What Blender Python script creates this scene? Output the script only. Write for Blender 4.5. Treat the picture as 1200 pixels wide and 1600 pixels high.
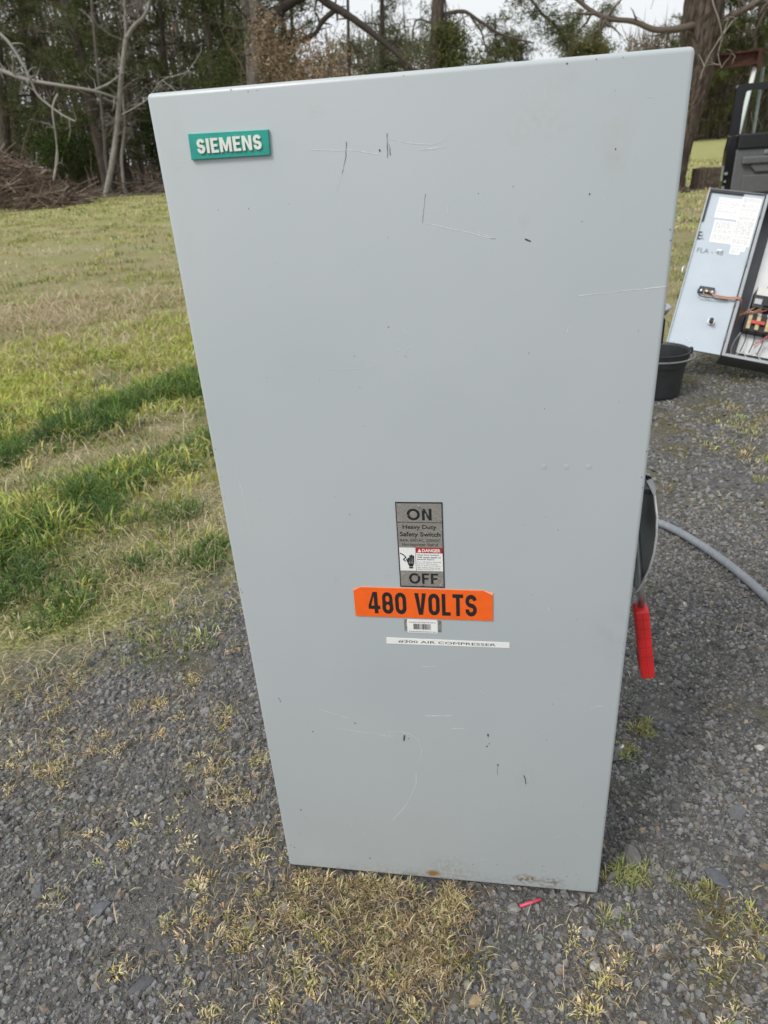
import bpy, bmesh, math, random
import numpy as np
from mathutils import Matrix, Vector

for _o in list(bpy.data.objects):
    bpy.data.objects.remove(_o, do_unlink=True)
SC = bpy.context.scene
COL = SC.collection
rng = np.random.default_rng(7)
random.seed(7)
PI = math.pi

# ------------------------------------------------------------------ camera
cam = bpy.data.cameras.new('camera')
cam.sensor_fit = 'VERTICAL'
cam.sensor_height = 36.0
cam.sensor_width = 27.0
cam.lens = 24.995
cam.clip_start = 0.02
cam.clip_end = 2000
cam.dof.use_dof = True
cam.dof.focus_distance = 0.98
cam.dof.aperture_fstop = 9.0
camo = bpy.data.objects.new('camera', cam)
COL.objects.link(camo)
CAM = Vector((0.0948, -0.8021, 1.1482))
camo.matrix_world = Matrix(((0.98735935, -0.01167172, 0.15806731, CAM.x),
                            (0.14563702, 0.46032341, -0.87572382, CAM.y),
                            (-0.06254088, 0.88767456, 0.45620446, CAM.z),
                            (0, 0, 0, 1)))
SC.camera = camo

# ------------------------------------------------------------------ sky, sun, exposure
SUN_EL, SUN_AZ = math.radians(50), math.radians(218)      # azimuth measured from +Y clockwise
w = bpy.data.worlds.new('World')
SC.world = w
w.use_nodes = True
wn, wl = w.node_tree.nodes, w.node_tree.links
wn.clear()
wo = wn.new('ShaderNodeOutputWorld')
bg = wn.new('ShaderNodeBackground')
sky = wn.new('ShaderNodeTexSky')
sky.sky_type = 'NISHITA'
sky.sun_disc = False
sky.sun_elevation = SUN_EL
sky.sun_rotation = SUN_AZ
sky.air_density = 1.0
sky.dust_density = 4.0
sky.ozone_density = 1.0
hs = wn.new('ShaderNodeHueSaturation')
hs.inputs['Saturation'].default_value = 0.12
wl.new(sky.outputs[0], hs.inputs['Color'])
cl = wn.new('ShaderNodeMix')           # even cloud sheet over the whole sky
cl.data_type = 'RGBA'
cl.inputs[0].default_value = 0.72
wl.new(hs.outputs[0], cl.inputs[6])
cl.inputs[7].default_value = (7.4, 7.7, 7.95, 1)
wl.new(cl.outputs[2], bg.inputs['Color'])
bg.inputs['Strength'].default_value = 0.105
wl.new(bg.outputs[0], wo.inputs['Surface'])
sun = bpy.data.lights.new('sun', 'SUN')
sun.energy = 1.5
sun.angle = math.radians(16)
sun.color = (1.0, 0.97, 0.93)
suno = bpy.data.objects.new('sun', sun)
COL.objects.link(suno)
sd = Vector((math.sin(SUN_AZ) * math.cos(SUN_EL), math.cos(SUN_AZ) * math.cos(SUN_EL), math.sin(SUN_EL)))
suno.rotation_euler = sd.to_track_quat('Z', 'Y').to_euler()
vs = SC.view_settings
vs.view_transform = 'Standard'
vs.look = 'None'
vs.gamma = 1.0
vs.use_curve_mapping = False
vs.exposure = 0.44
SC.cycles.max_bounces = 6
SC.cycles.transparent_max_bounces = 12
SC.cycles.use_denoising = True


# ------------------------------------------------------------------ material helpers
def newmat(name):
    m = bpy.data.materials.new(name)
    m.use_nodes = True
    nt = m.node_tree
    return m, nt, nt.nodes['Principled BSDF'], nt.nodes, nt.links


def mat(name, col, rough=0.6, metal=0.0, var=0.0, vscale=20.0, bump=0.0, bscale=200.0, spec=0.5, col2=None, stretch=None):
    m, nt, b, N, L = newmat(name)
    b.inputs['Roughness'].default_value = rough
    b.inputs['Metallic'].default_value = metal
    b.inputs['Specular IOR Level'].default_value = spec
    tc = N.new('ShaderNodeTexCoord')
    src = tc.outputs['Object']
    if stretch:
        mp = N.new('ShaderNodeMapping')
        mp.inputs['Scale'].default_value = stretch
        L.new(src, mp.inputs[0])
        src = mp.outputs[0]
    n = N.new('ShaderNodeTexNoise')
    n.inputs['Scale'].default_value = vscale
    n.inputs['Detail'].default_value = 5
    L.new(src, n.inputs['Vector'])
    r = N.new('ShaderNodeValToRGB')
    r.color_ramp.elements[0].position = 0.3
    r.color_ramp.elements[1].position = 0.7
    c = np.array(col)
    lo = c * (1 - var)
    hi = np.array(col2) if col2 is not None else np.minimum(c * (1 + var), 1)
    r.color_ramp.elements[0].color = (*lo, 1)
    r.color_ramp.elements[1].color = (*hi, 1)
    L.new(n.outputs['Fac'], r.inputs[0])
    L.new(r.outputs[0], b.inputs['Base Color'])
    if bump:
        n2 = N.new('ShaderNodeTexNoise')
        n2.inputs['Scale'].default_value = bscale
        n2.inputs['Detail'].default_value = 4
        L.new(src, n2.inputs['Vector'])
        bp = N.new('ShaderNodeBump')
        bp.inputs['Strength'].default_value = bump
        bp.inputs['Distance'].default_value = 0.5 / bscale
        L.new(n2.outputs['Fac'], bp.inputs['Height'])
        L.new(bp.outputs[0], b.inputs['Normal'])
    return m


def attrmat(name, rough=0.8, transl=0.0, spec=0.3, noise=0.0, nscale=60.0, bump=0.0):
    """Colour comes from the per-piece 'col' attribute: one natural tint for each leaf, blade or stone."""
    m, nt, b, N, L = newmat(name)
    b.inputs['Roughness'].default_value = rough
    b.inputs['Specular IOR Level'].default_value = spec
    a = N.new('ShaderNodeAttribute')
    a.attribute_name = 'col'
    out = a.outputs['Color']
    if noise or bump:
        tc = N.new('ShaderNodeTexCoord')
        n = N.new('ShaderNodeTexNoise')
        n.inputs['Scale'].default_value = nscale
        n.inputs['Detail'].default_value = 4
        L.new(tc.outputs['Object'], n.inputs['Vector'])
    if noise:
        mr = N.new('ShaderNodeMapRange')
        mr.inputs['From Min'].default_value = 0.3
        mr.inputs['From Max'].default_value = 0.7
        mr.inputs['To Min'].default_value = 1 - noise
        mr.inputs['To Max'].default_value = 1 + noise
        L.new(n.outputs['Fac'], mr.inputs['Value'])
        vm = N.new('ShaderNodeVectorMath')
        vm.operation = 'SCALE'
        L.new(out, vm.inputs[0])
        L.new(mr.outputs[0], vm.inputs['Scale'])
        out = vm.outputs[0]
    if bump:
        bp = N.new('ShaderNodeBump')
        bp.inputs['Strength'].default_value = bump
        bp.inputs['Distance'].default_value = 0.003
        L.new(n.outputs['Fac'], bp.inputs['Height'])
        L.new(bp.outputs[0], b.inputs['Normal'])
    L.new(out, b.inputs['Base Color'])
    if transl:
        t = N.new('ShaderNodeBsdfTranslucent')
        L.new(out, t.inputs['Color'])
        mx = N.new('ShaderNodeMixShader')
        mx.inputs[0].default_value = transl
        L.new(b.outputs[0], mx.inputs[1])
        L.new(t.outputs[0], mx.inputs[2])
        L.new(mx.outputs[0], N['Material Output'].inputs['Surface'])
    return m


# ------------------------------------------------------------------ object helpers
def tag(o, label=None, cat=None, group=None, kind=None):
    if label: o['label'] = label
    if cat: o['category'] = cat
    if group: o['group'] = group
    if kind: o['kind'] = kind
    return o


def empty(name, loc=(0, 0, 0), rz=0.0):
    o = bpy.data.objects.new(name, None)
    o.empty_display_size = 0.1
    o.location = loc
    o.rotation_euler = (0, 0, rz)
    COL.objects.link(o)
    return o


def link(name, me, m=None, parent=None):
    o = bpy.data.objects.new(name, me)
    if m is not None and not me.materials:
        me.materials.append(m)
    COL.objects.link(o)
    if parent is not None:
        o.parent = parent
    return o


class MB:
    """collects numpy vertices, triangles/quads and piece colours; build() makes ONE mesh"""
    def __init__(s):
        s.v, s.f, s.c, s.n = [], [], [], 0

    def add(s, v, f, c=None):
        v = np.asarray(v, float).reshape(-1, 3)
        f = np.asarray(f, int)
        s.v.append(v)
        s.f.append(f + s.n)
        if c is None:
            c = np.ones((len(v), 3))
        c = np.asarray(c, float)
        if c.ndim == 1:
            c = np.tile(c, (len(v), 1))
        s.c.append(c)
        s.n += len(v)

    def tube(s, pts, rad, sides=6, c=None, cap=True, jit=0.0):
        pts = np.asarray(pts, float)
        n = len(pts)
        rad = np.full(n, rad) if np.isscalar(rad) else np.asarray(rad, float)
        t = np.gradient(pts, axis=0)
        t /= np.linalg.norm(t, axis=1)[:, None] + 1e-12
        ref = np.array([0, 0, 1.0]) if abs(t[0][2]) < 0.9 else np.array([1.0, 0, 0])
        a = np.cross(t, ref)
        a /= np.linalg.norm(a, axis=1)[:, None] + 1e-12
        b = np.cross(t, a)
        an = np.arange(sides) * 2 * PI / sides
        rr = rad[:, None] * (1 + (jit * rng.uniform(-1, 1, (n, sides)) if jit else 0))
        ring = pts[:, None, :] + rr[..., None] * (np.cos(an)[None, :, None] * a[:, None, :] + np.sin(an)[None, :, None] * b[:, None, :])
        v = ring.reshape(-1, 3)
        i = np.arange(n - 1)[:, None] * sides + np.arange(sides)[None]
        j = np.arange(n - 1)[:, None] * sides + (np.arange(sides)[None] + 1) % sides
        q = np.stack([i, j, j + sides, i + sides], -1).reshape(-1, 4)
        tri = np.concatenate([q[:, [0, 1, 2]], q[:, [0, 2, 3]]])
        if cap:
            k = np.arange(1, sides - 1)
            z = np.zeros_like(k)
            tri = np.concatenate([tri, np.stack([z, k + 1, k], -1), np.stack([z, k, k + 1], -1) + (n - 1) * sides])
        s.add(v, tri, c)

    def build(s, name, m, parent=None, smooth=False):
        v = np.concatenate(s.v)
        f = np.concatenate(s.f)
        me = bpy.data.meshes.new(name)
        me.vertices.add(len(v))
        me.vertices.foreach_set('co', v.astype(np.float32).ravel())
        me.loops.add(f.size)
        me.loops.foreach_set('vertex_index', f.astype(np.int32).ravel())
        me.polygons.add(len(f))
        me.polygons.foreach_set('loop_start', np.arange(0, f.size, 3, dtype=np.int32))
        me.polygons.foreach_set('use_smooth', np.full(len(f), smooth))
        ca = me.color_attributes.new('col', 'FLOAT_COLOR', 'POINT')
        cc = np.ones((len(v), 4), np.float32)
        cc[:, :3] = np.concatenate(s.c)
        ca.data.foreach_set('color', cc.ravel())
        me.update(calc_edges=True)
        me.materials.append(m)
        return link(name, me, None, parent)


def bm_box(bm, x0, x1, y0, y1, z0, z1, bev=0.0, seg=2):
    r = bmesh.ops.create_cube(bm, size=1.0)
    vs_ = r['verts']
    for v in vs_:
        v.co = Vector((x0 + (v.co.x + .5) * (x1 - x0), y0 + (v.co.y + .5) * (y1 - y0), z0 + (v.co.z + .5) * (z1 - z0)))
    if bev:
        es = list({e for v in vs_ for e in v.link_edges})
        bmesh.ops.bevel(bm, geom=es, offset=bev, segments=seg, affect='EDGES', profile=0.5)


def bm_obj(name, bm, m, parent=None, smooth=False):
    bmesh.ops.recalc_face_normals(bm, faces=bm.faces)
    me = bpy.data.meshes.new(name)
    bm.to_mesh(me)
    bm.free()
    if smooth:
        for p in me.polygons:
            p.use_smooth = True
    me.materials.append(m)
    return link(name, me, None, parent)


def box(name, x0, x1, y0, y1, z0, z1, m, parent=None, bev=0.0, seg=2, smooth=False):
    bm = bmesh.new()
    bm_box(bm, x0, x1, y0, y1, z0, z1, bev, seg)
    return bm_obj(name, bm, m, parent, smooth)


def lathe(name, prof, m, parent=None, seg=40, loc=(0, 0, 0), smooth=True):
    mb = MB()
    an = np.arange(seg) * 2 * PI / seg
    v = np.array([[r * math.cos(a) + loc[0], r * math.sin(a) + loc[1], z + loc[2]] for r, z in prof for a in an])
    f = []
    for i in range(len(prof) - 1):
        for k in range(seg):
            a, b = i * seg + k, i * seg + (k + 1) % seg
            f += [(a, b, b + seg), (a, b + seg, a + seg)]
    mb.add(v, f)
    return mb.build(name, m, parent, smooth)


def prism(name, pts, axis, d0, d1, m, parent=None, bev=0.0):
    """outline pts (2D) pushed along axis from d0 to d1"""
    bm = bmesh.new()
    def P(p, d):
        return {'x': (d, p[0], p[1]), 'y': (p[0], d, p[1]), 'z': (p[0], p[1], d)}[axis]
    a = [bm.verts.new(P(p, d0)) for p in pts]
    b = [bm.verts.new(P(p, d1)) for p in pts]
    bm.faces.new(a)
    bm.faces.new(b[::-1])
    for i in range(len(pts)):
        j = (i + 1) % len(pts)
        bm.faces.new((a[i], b[i], b[j], a[j]))
    if bev:
        bmesh.ops.bevel(bm, geom=list(bm.edges), offset=bev, segments=2, affect='EDGES', profile=0.5)
    return bm_obj(name, bm, m, parent)


def flat(name, polys, y, m, parent=None):
    """flat print in the XZ plane at depth y; polys = list of [(x,z)...]"""
    bm = bmesh.new()
    for p in polys:
        bm.faces.new([bm.verts.new((a, y, b)) for a, b in p])
    me = bpy.data.meshes.new(name)
    bm.to_mesh(me)
    bm.free()
    me.materials.append(m)
    return link(name, me, None, parent)


def rect(x0, x1, z0, z1):
    return [(x0, z0), (x1, z0), (x1, z1), (x0, z1)]


def text_mesh(body, bold=0.0, extrude=0.0, res=3):
    cu = bpy.data.curves.new('lettering', 'FONT')
    cu.body = body
    cu.offset = bold
    cu.extrude = extrude
    cu.resolution_u = res
    o = bpy.data.objects.new('lettering', cu)
    COL.objects.link(o)
    dg = bpy.context.evaluated_depsgraph_get()
    dg.update()
    me = bpy.data.meshes.new_from_object(o.evaluated_get(dg))
    bpy.data.objects.remove(o, do_unlink=True)
    return me


def text(name, body, x0, x1, z0, z1, y, m, parent=None, bold=0.0, depth=0.0, plane='xz', sign=None):
    """lettering fitted to the box x0..x1, z0..z1 of a vertical (xz) or local (xy) face"""
    me = sign_mesh(body, sign[0], sign[1], 0.5 if depth else 0.0) if sign else text_mesh(body, bold, 0.5 if depth else 0.0)
    n = len(me.vertices)
    co = np.empty(n * 3, np.float32)
    me.vertices.foreach_get('co', co)
    co = co.reshape(-1, 3)
    mn, mx = co.min(0), co.max(0)
    X = x0 + (co[:, 0] - mn[0]) / (mx[0] - mn[0]) * (x1 - x0)
    Z = z0 + (co[:, 1] - mn[1]) / (mx[1] - mn[1]) * (z1 - z0)
    if depth:
        D = (co[:, 2] - mn[2]) / (mx[2] - mn[2]) * depth
    else:
        D = np.zeros(n)
    out = np.stack([X, y - D, Z], 1) if plane == 'xz' else np.stack([X, Z, y + D], 1)
    me.vertices.foreach_set('co', out.astype(np.float32).ravel())
    me.materials.clear()
    me.materials.append(m)
    me.update()
    return link(name, me, None, parent)


def rring(x0, x1, y0, y1, r, n=7):
    p = []
    for (cx, cy, a0) in ((x1 - r, y1 - r, 0), (x0 + r, y1 - r, PI / 2), (x0 + r, y0 + r, PI), (x1 - r, y0 + r, 1.5 * PI)):
        p += [(cx + r * math.cos(a0 + k * PI / 2 / n), cy + r * math.sin(a0 + k * PI / 2 / n)) for k in range(n + 1)]
    return p


def thick(path, t):
    P = np.array(path)
    d = np.gradient(P, axis=0)
    d /= np.linalg.norm(d, axis=1)[:, None]
    q = np.stack([-d[:, 1], d[:, 0]], 1) * t / 2
    return [tuple(p) for p in P + q] + [tuple(p) for p in (P - q)[::-1]]


def s_path(w_, t):
    a, b = t / 2, 1 - t / 2
    r = .255
    x0, x1 = t / 2, w_ - t / 2
    rx = (x1 - x0) / 2
    cx = (x0 + x1) / 2
    ry = (b - .5) / 2
    up = [(cx + rx * math.cos(v), (b + .5) / 2 + ry * math.sin(v)) for v in np.linspace(.15, PI * 1.35, 16)]
    dn = [(cx + rx * math.cos(v), (a + .5) / 2 + ry * math.sin(v)) for v in np.linspace(PI * .35, -PI + -.15, 16)]
    return up + dn


def glyph(ch, t):
    """outlines (outer rings and holes) of one upright sans capital or numeral, height 1, and its width"""
    w_ = .60
    if ch == '0': return [rring(0, w_, 0, 1, .29), rring(t, w_ - t, t * .9, 1 - t * .9, .29 - t * .8)], w_
    if ch == 'O': return [rring(0, w_, 0, 1, .29), rring(t, w_ - t, t * .9, 1 - t * .9, .29 - t * .8)], w_
    if ch == 'Q': return [rring(0, .98, 0, 1, .485, 9), rring(t, .98 - t, t * .9, 1 - t * .9, .31, 9)], .98     # round O
    if ch == '8': return [rring(0, w_, 0, .56, .26)[:16] + [(0.0, .30)] + rring(.02, w_ - .02, .44, 1, .26)[8:24][:0] if False else
                          [(w_ - .02, .50)] + rring(.02, w_ - .02, .40, 1, .26)[:16] + [(.02, .52), (.02, .50)] + rring(0, w_, 0, .6, .27)[16:],
                          rring(t, w_ - t, .545, 1 - t * .85, .12), rring(t, w_ - t, t * .85, .44, .12)], w_
    if ch == '4': return [[(0, .2), (0, .36), (.28, 1), (.52, 1), (.52, .36), (.64, .36), (.64, .2), (.52, .2), (.52, 0), (.52 - t * 1.05, 0), (.52 - t * 1.05, .2)], [(.52 - t * 1.05, .36), (.15, .36), (.52 - t * 1.05, .84)]], .64
    if ch == 'V': return [[(0, 1), (t * 1.1, 1), (.31, .27), (.62 - t * 1.1, 1), (.62, 1), (.31 + t * .58, 0), (.31 - t * .58, 0)]], .62
    if ch == 'L': return [[(0, 0), (0, 1), (t, 1), (t, t * .85), (.46, t * .85), (.46, 0)]], .46
    if ch == 'T': return [[(0, 1), (.56, 1), (.56, 1 - t * .85), (.28 + t / 2, 1 - t * .85), (.28 + t / 2, 0), (.28 - t / 2, 0), (.28 - t / 2, 1 - t * .85), (0, 1 - t * .85)]], .56
    if ch == 'S': return [thick(s_path(w_, t), t)], w_
    if ch == 'N': return [[(0, 0), (0, 1), (t * 1.05, 1), (.72 - t, .32), (.72 - t, 1), (.72, 1), (.72, 0), (.72 - t * 1.05, 0), (t, .68), (t, 0)]], .72
    if ch == 'F': return [[(0, 0), (0, 1), (.62, 1), (.62, 1 - t * .85), (t, 1 - t * .85), (t, .58), (.55, .58), (.55, .58 - t * .85), (t, .58 - t * .85), (t, 0)]], .62
    if ch == 'E': return [[(0, 0), (0, 1), (.56, 1), (.56, 1 - t * .85), (t, 1 - t * .85), (t, .5 + t * .42), (.50, .5 + t * .42), (.50, .5 - t * .42), (t, .5 - t * .42), (t, t * .85), (.56, t * .85), (.56, 0)]], .56
    if ch == 'I': return [[(0, 0), (0, 1), (t, 1), (t, 0)]], t
    if ch == 'M': return [[(0, 0), (0, 1), (t * 1.15, 1), (.45, .36), (.9 - t * 1.15, 1), (.9, 1), (.9, 0), (.9 - t, 0), (.9 - t, .62), (.45 + t * .36, .05), (.45 - t * .36, .05), (t, .62), (t, 0)]], .9
    return [], .34


def sign_mesh(body, t, gap, extrude):
    cu = bpy.data.curves.new('lettering', 'CURVE')
    cu.dimensions = '2D'
    cu.fill_mode = 'BOTH'
    cu.extrude = extrude
    x = 0
    for ch in body:
        outl, w_ = glyph(ch, t)
        for ring in outl:
            sp = cu.splines.new('POLY')
            sp.points.add(len(ring) - 1)
            for k, (a, b) in enumerate(ring):
                sp.points[k].co = (x + a, b, 0, 1)
            sp.use_cyclic_u = True
        x += w_ + (gap if outl else 0)
    o = bpy.data.objects.new('lettering', cu)
    COL.objects.link(o)
    dg = bpy.context.evaluated_depsgraph_get()
    dg.update()
    me = bpy.data.meshes.new_from_object(o.evaluated_get(dg))
    bpy.data.objects.remove(o, do_unlink=True)
    return me


_lat = rng.random((256, 256))
def vnoise(x, y):
    x, y = np.asarray(x, float), np.asarray(y, float)
    xi, yi = np.floor(x).astype(int), np.floor(y).astype(int)
    fx, fy = x - xi, y - yi
    fx, fy = fx * fx * (3 - 2 * fx), fy * fy * (3 - 2 * fy)
    g = lambda a, b: _lat[a % 256, b % 256]
    return (g(xi, yi) * (1 - fx) + g(xi + 1, yi) * fx) * (1 - fy) + (g(xi, yi + 1) * (1 - fx) + g(xi + 1, yi + 1) * fx) * fy
def fbm(x, y, o=3):
    return sum(vnoise(x * 2 ** k + 17.3 * k, y * 2 ** k + 5.1 * k) / 2 ** k for k in range(o)) / sum(1 / 2 ** k for k in range(o))


def sstep(a, b, x):
    t = np.clip((x - a) / (b - a), 0, 1)
    return t * t * (3 - 2 * t)


# ------------------------------------------------------------------ ground
# the drive meets the lawn along a line; s > 0 is lawn, s < 0 is gravel
EX, EY, NX, NY = -1.06, 0.42, -0.81, 0.586
def lawn_s(x, y):
    return (x - EX) * NX + (y - EY) * NY


def ground_material():
    m, nt, b, N, L = newmat('ground')
    b.inputs['Roughness'].default_value = 0.92
    b.inputs['Specular IOR Level'].default_value = 0.2
    tc = N.new('ShaderNodeTexCoord')
    P = tc.outputs['Object']

    def noise(scale, detail=6, rough=0.6):
        n = N.new('ShaderNodeTexNoise')
        n.inputs['Scale'].default_value = scale
        n.inputs['Detail'].default_value = detail
        n.inputs['Roughness'].default_value = rough
        L.new(P, n.inputs['Vector'])
        return n.outputs['Fac']

    def ramp(src, stops):
        r = N.new('ShaderNodeValToRGB')
        e = r.color_ramp.elements
        while len(e) < len(stops):
            e.new(0.5)
        for k, (p, c) in enumerate(stops):
            e[k].position = p
            e[k].color = (*c, 1)
        L.new(src, r.inputs[0])
        return r.outputs[0]

    def mixc(f, a, c):
        x = N.new('ShaderNodeMix')
        x.data_type = 'RGBA'
        L.new(f, x.inputs[0])
        L.new(a, x.inputs[6])
        L.new(c, x.inputs[7])
        return x.outputs[2]

    def math_(op, a, c):
        x = N.new('ShaderNodeMath')
        x.operation = op
        for k, t in ((0, a), (1, c)):
            if isinstance(t, (int, float)):
                x.inputs[k].default_value = t
            else:
                L.new(t, x.inputs[k])
        return x.outputs[0]
    sep = N.new('ShaderNodeSeparateXYZ')
    L.new(P, sep.inputs[0])
    s = math_('ADD', math_('MULTIPLY', math_('SUBTRACT', sep.outputs[0], EX), NX),
              math_('MULTIPLY', math_('SUBTRACT', sep.outputs[1], EY), NY))
    s = math_('ADD', s, math_('MULTIPLY', math_('SUBTRACT', noise(2.2), 0.5), 1.3))
    # drive: crushed slate and fine grit, one tint per chip
    v = N.new('ShaderNodeTexVoronoi')
    v.inputs['Scale'].default_value = 95
    L.new(P, v.inputs['Vector'])
    chips = ramp(v.outputs['Color'], [(0.0, (0.045, 0.046, 0.047)), (0.6, (0.122, 0.121, 0.12)), (0.92, (0.20, 0.195, 0.185)), (1.0, (0.28, 0.25, 0.21))])
    grit = ramp(noise(420, 3), [(0.40, (0.050, 0.047, 0.044)), (0.60, (0.185, 0.175, 0.16))])
    drive = mixc(ramp(noise(9), [(0.40, (0, 0, 0)), (0.62, (1, 1, 1))]), chips, grit)
    # moss and dead grass caught in the gravel
    mossc = ramp(noise(60), [(0.35, (0.075, 0.063, 0.042)), (0.6, (0.13, 0.12, 0.055)), (0.75, (0.27, 0.22, 0.135))])
    far = N.new('ShaderNodeMapRange')
    far.inputs['From Min'].default_value = 1.0
    far.inputs['From Max'].default_value = 3.2
    L.new(sep.outputs[1], far.inputs['Value'])
    mz = math_('ADD', math_('MULTIPLY', far.outputs[0], 0.20), noise(3.2))
    drive = mixc(ramp(mz, [(0.56, (0, 0, 0)), (0.72, (1, 1, 1))]), drive, mossc)
    # lawn: thatch, soil, short green growth
    thatch = ramp(noise(90, 9, 0.78), [(0.40, (0.085, 0.066, 0.042)), (0.5, (0.27, 0.225, 0.14)), (0.61, (0.54, 0.47, 0.32))])
    green = ramp(noise(75, 9, 0.78), [(0.40, (0.075, 0.078, 0.034)), (0.5, (0.205, 0.205, 0.078)), (0.61, (0.42, 0.39, 0.18))])
    lm = math_('ADD', math_('MULTIPLY', noise(0.55, 4), 0.6), math_('MULTIPLY', noise(5.5, 6), 0.5))
    lawn = mixc(ramp(lm, [(0.44, (0, 0, 0)), (0.60, (1, 1, 1))]), thatch, green)
    # far meadow is greener
    fm = N.new('ShaderNodeMapRange')
    fm.inputs['From Min'].default_value = 8
    fm.inputs['From Max'].default_value = 22
    L.new(sep.outputs[1], fm.inputs['Value'])
    green2 = ramp(noise(1.3, 8, 0.7), [(0.3, (0.23, 0.25, 0.09)), (0.55, (0.33, 0.33, 0.125)), (0.75, (0.48, 0.43, 0.22))])
    lawn = mixc(math_('MULTIPLY', fm.outputs[0], 0.8), lawn, green2)
    wd = N.new('ShaderNodeMapRange')
    wd.inputs['From Min'].default_value = 0.0
    wd.inputs['From Max'].default_value = 1.6
    # leaf litter under the wood: north of the line from (-25,24) to (25,70)
    wdl = math_('ADD', math_('MULTIPLY', sep.outputs[0], -0.33), math_('SUBTRACT', sep.outputs[1], 33.4))
    wdl = math_('ADD', wdl, math_('MULTIPLY', math_('MAXIMUM', math_('ADD', sep.outputs[0], 6.0), 0.0), -1.35))
    L.new(wdl, wd.inputs['Value'])
    litter = ramp(noise(6, 8, 0.7), [(0.3, (0.045, 0.032, 0.020)), (0.55, (0.09, 0.065, 0.04)), (0.75, (0.07, 0.075, 0.028))])
    lawn = mixc(wd.outputs[0], lawn, litter)
    col = mixc(ramp(s, [(0.42, (0, 0, 0)), (0.58, (1, 1, 1))]) if False else math_('MULTIPLY', math_('MINIMUM', math_('MAXIMUM', math_('ADD', math_('MULTIPLY', s, 3.0), 0.5), 0), 1), 1), drive, lawn)
    L.new(col, b.inputs['Base Color'])
    bp = N.new('ShaderNodeBump')
    bp.inputs['Strength'].default_value = 0.9
    bp.inputs['Distance'].default_value = 0.006
    hsum = math_('ADD', math_('MULTIPLY', v.outputs['Distance'], -0.9), noise(160, 6))
    L.new(hsum, bp.inputs['Height'])
    L.new(bp.outputs[0], b.inputs['Normal'])
    return m


bm = bmesh.new()
bmesh.ops.create_grid(bm, x_segments=2, y_segments=2, size=600)
gr = bm_obj('ground', bm, ground_material())
tag(gr, 'dark slate gravel drive running into patchy spring lawn', 'ground', kind='structure')

# visible ground wedge (with a margin for a step to the side)
def in_view(x, y, margin=0.25):
    """roughly the ground seen from the camera and a step either side of it"""
    dy = y + 0.80
    return (x > -0.62 - 0.70 * np.maximum(dy - 0.45, -.2) - margin) & (x < 0.46 + 0.33 * np.maximum(dy - 0.6, 0) + margin) & (y > -0.42)


def footprint(x, y):      # ground covered by the cabinet
    return (np.abs(x) < 0.262) & (y > 0.006) & (y < 0.27)


# ---- gravel
stone_mat = attrmat('slate_gravel', 0.75, 0, 0.35, noise=0.18, nscale=150, bump=0.25)


def stone_colors(n):
    k = rng.random(n)
    base = np.array([0.142, 0.139, 0.136]) * rng.uniform(0.45, 1.65, (n, 1))
    base *= 1 + rng.uniform(-0.05, 0.05, (n, 3))
    br = k > 0.82
    base[br] = np.array([0.15, 0.135, 0.115]) * rng.uniform(0.6, 1.6, (br.sum(), 1))
    tn = k > 0.975
    base[tn] = np.array([0.25, 0.20, 0.145]) * rng.uniform(0.6, 1.4, (tn.sum(), 1))
    wh = k > 0.992
    base[wh] = np.array([0.36, 0.34, 0.30]) * rng.uniform(0.6, 1.2, (wh.sum(), 1))
    return base


def stones_mesh(mb, x, y, r, col, full=True):
    n = len(x)
    S = 6 if full else 5
    a0 = rng.random((n, 1)) * 2 * PI
    an = a0 + (np.arange(S)[None] + rng.uniform(-0.34, 0.34, (n, S))) * 2 * PI / S
    el = rng.uniform(0.5, 1.0, (n, 1))
    th = rng.random((n, 1)) * PI
    rr = r[:, None] * rng.uniform(0.78, 1.15, (n, S))
    px, py = rr * np.cos(an), rr * np.sin(an) * el
    cx, sx = np.cos(th), np.sin(th)
    px, py = px * cx - py * sx, px * sx + py * cx
    h = r[:, None] * rng.uniform(0.22, 0.75, (n, 1))
    tx, ty = rng.normal(0, 0.22, (n, 1)), rng.normal(0, 0.22, (n, 1))
    z0 = r[:, None] * rng.uniform(-0.15, 0.25, (n, 1))
    rings = []
    prof = ((0.92, -0.5), (1.0, 0.25), (0.66, 1.0)) if full else ((1.0, 0.0), (0.62, 1.0))
    for sc, hz in prof:
        j = 1 + rng.uniform(-0.08, 0.08, (n, S))
        qx, qy = px * sc * j, py * sc * j
        qz = z0 + h * (hz + (rng.uniform(-0.16, 0.16, (n, S)) if hz > 0.5 else 0)) + qx * tx + qy * ty
        rings.append(np.stack([x[:, None] + qx, y[:, None] + qy, qz], -1))
    K = len(rings)
    v = np.stack(rings, 1).reshape(n, K * S, 3)
    f = []
    for k in range(K - 1):
        for i in range(S):
            j = (i + 1) % S
            f += [(k * S + i, k * S + j, (k + 1) * S + j), (k * S + i, (k + 1) * S + j, (k + 1) * S + i)]
    t = (K - 1) * S
    f += [(t, t + i, t + i + 1) for i in range(1, S - 1)]
    f = np.array(f)
    F = (f[None] + (np.arange(n) * K * S)[:, None, None]).reshape(-1, 3)
    mb.add(v.reshape(-1, 3), F, np.repeat(col, K * S, 0))


def scatter(n, x0, x1, y0, y1):
    x = rng.uniform(x0, x1, n)
    y = rng.uniform(y0, y1, n)
    return x, y


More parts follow.
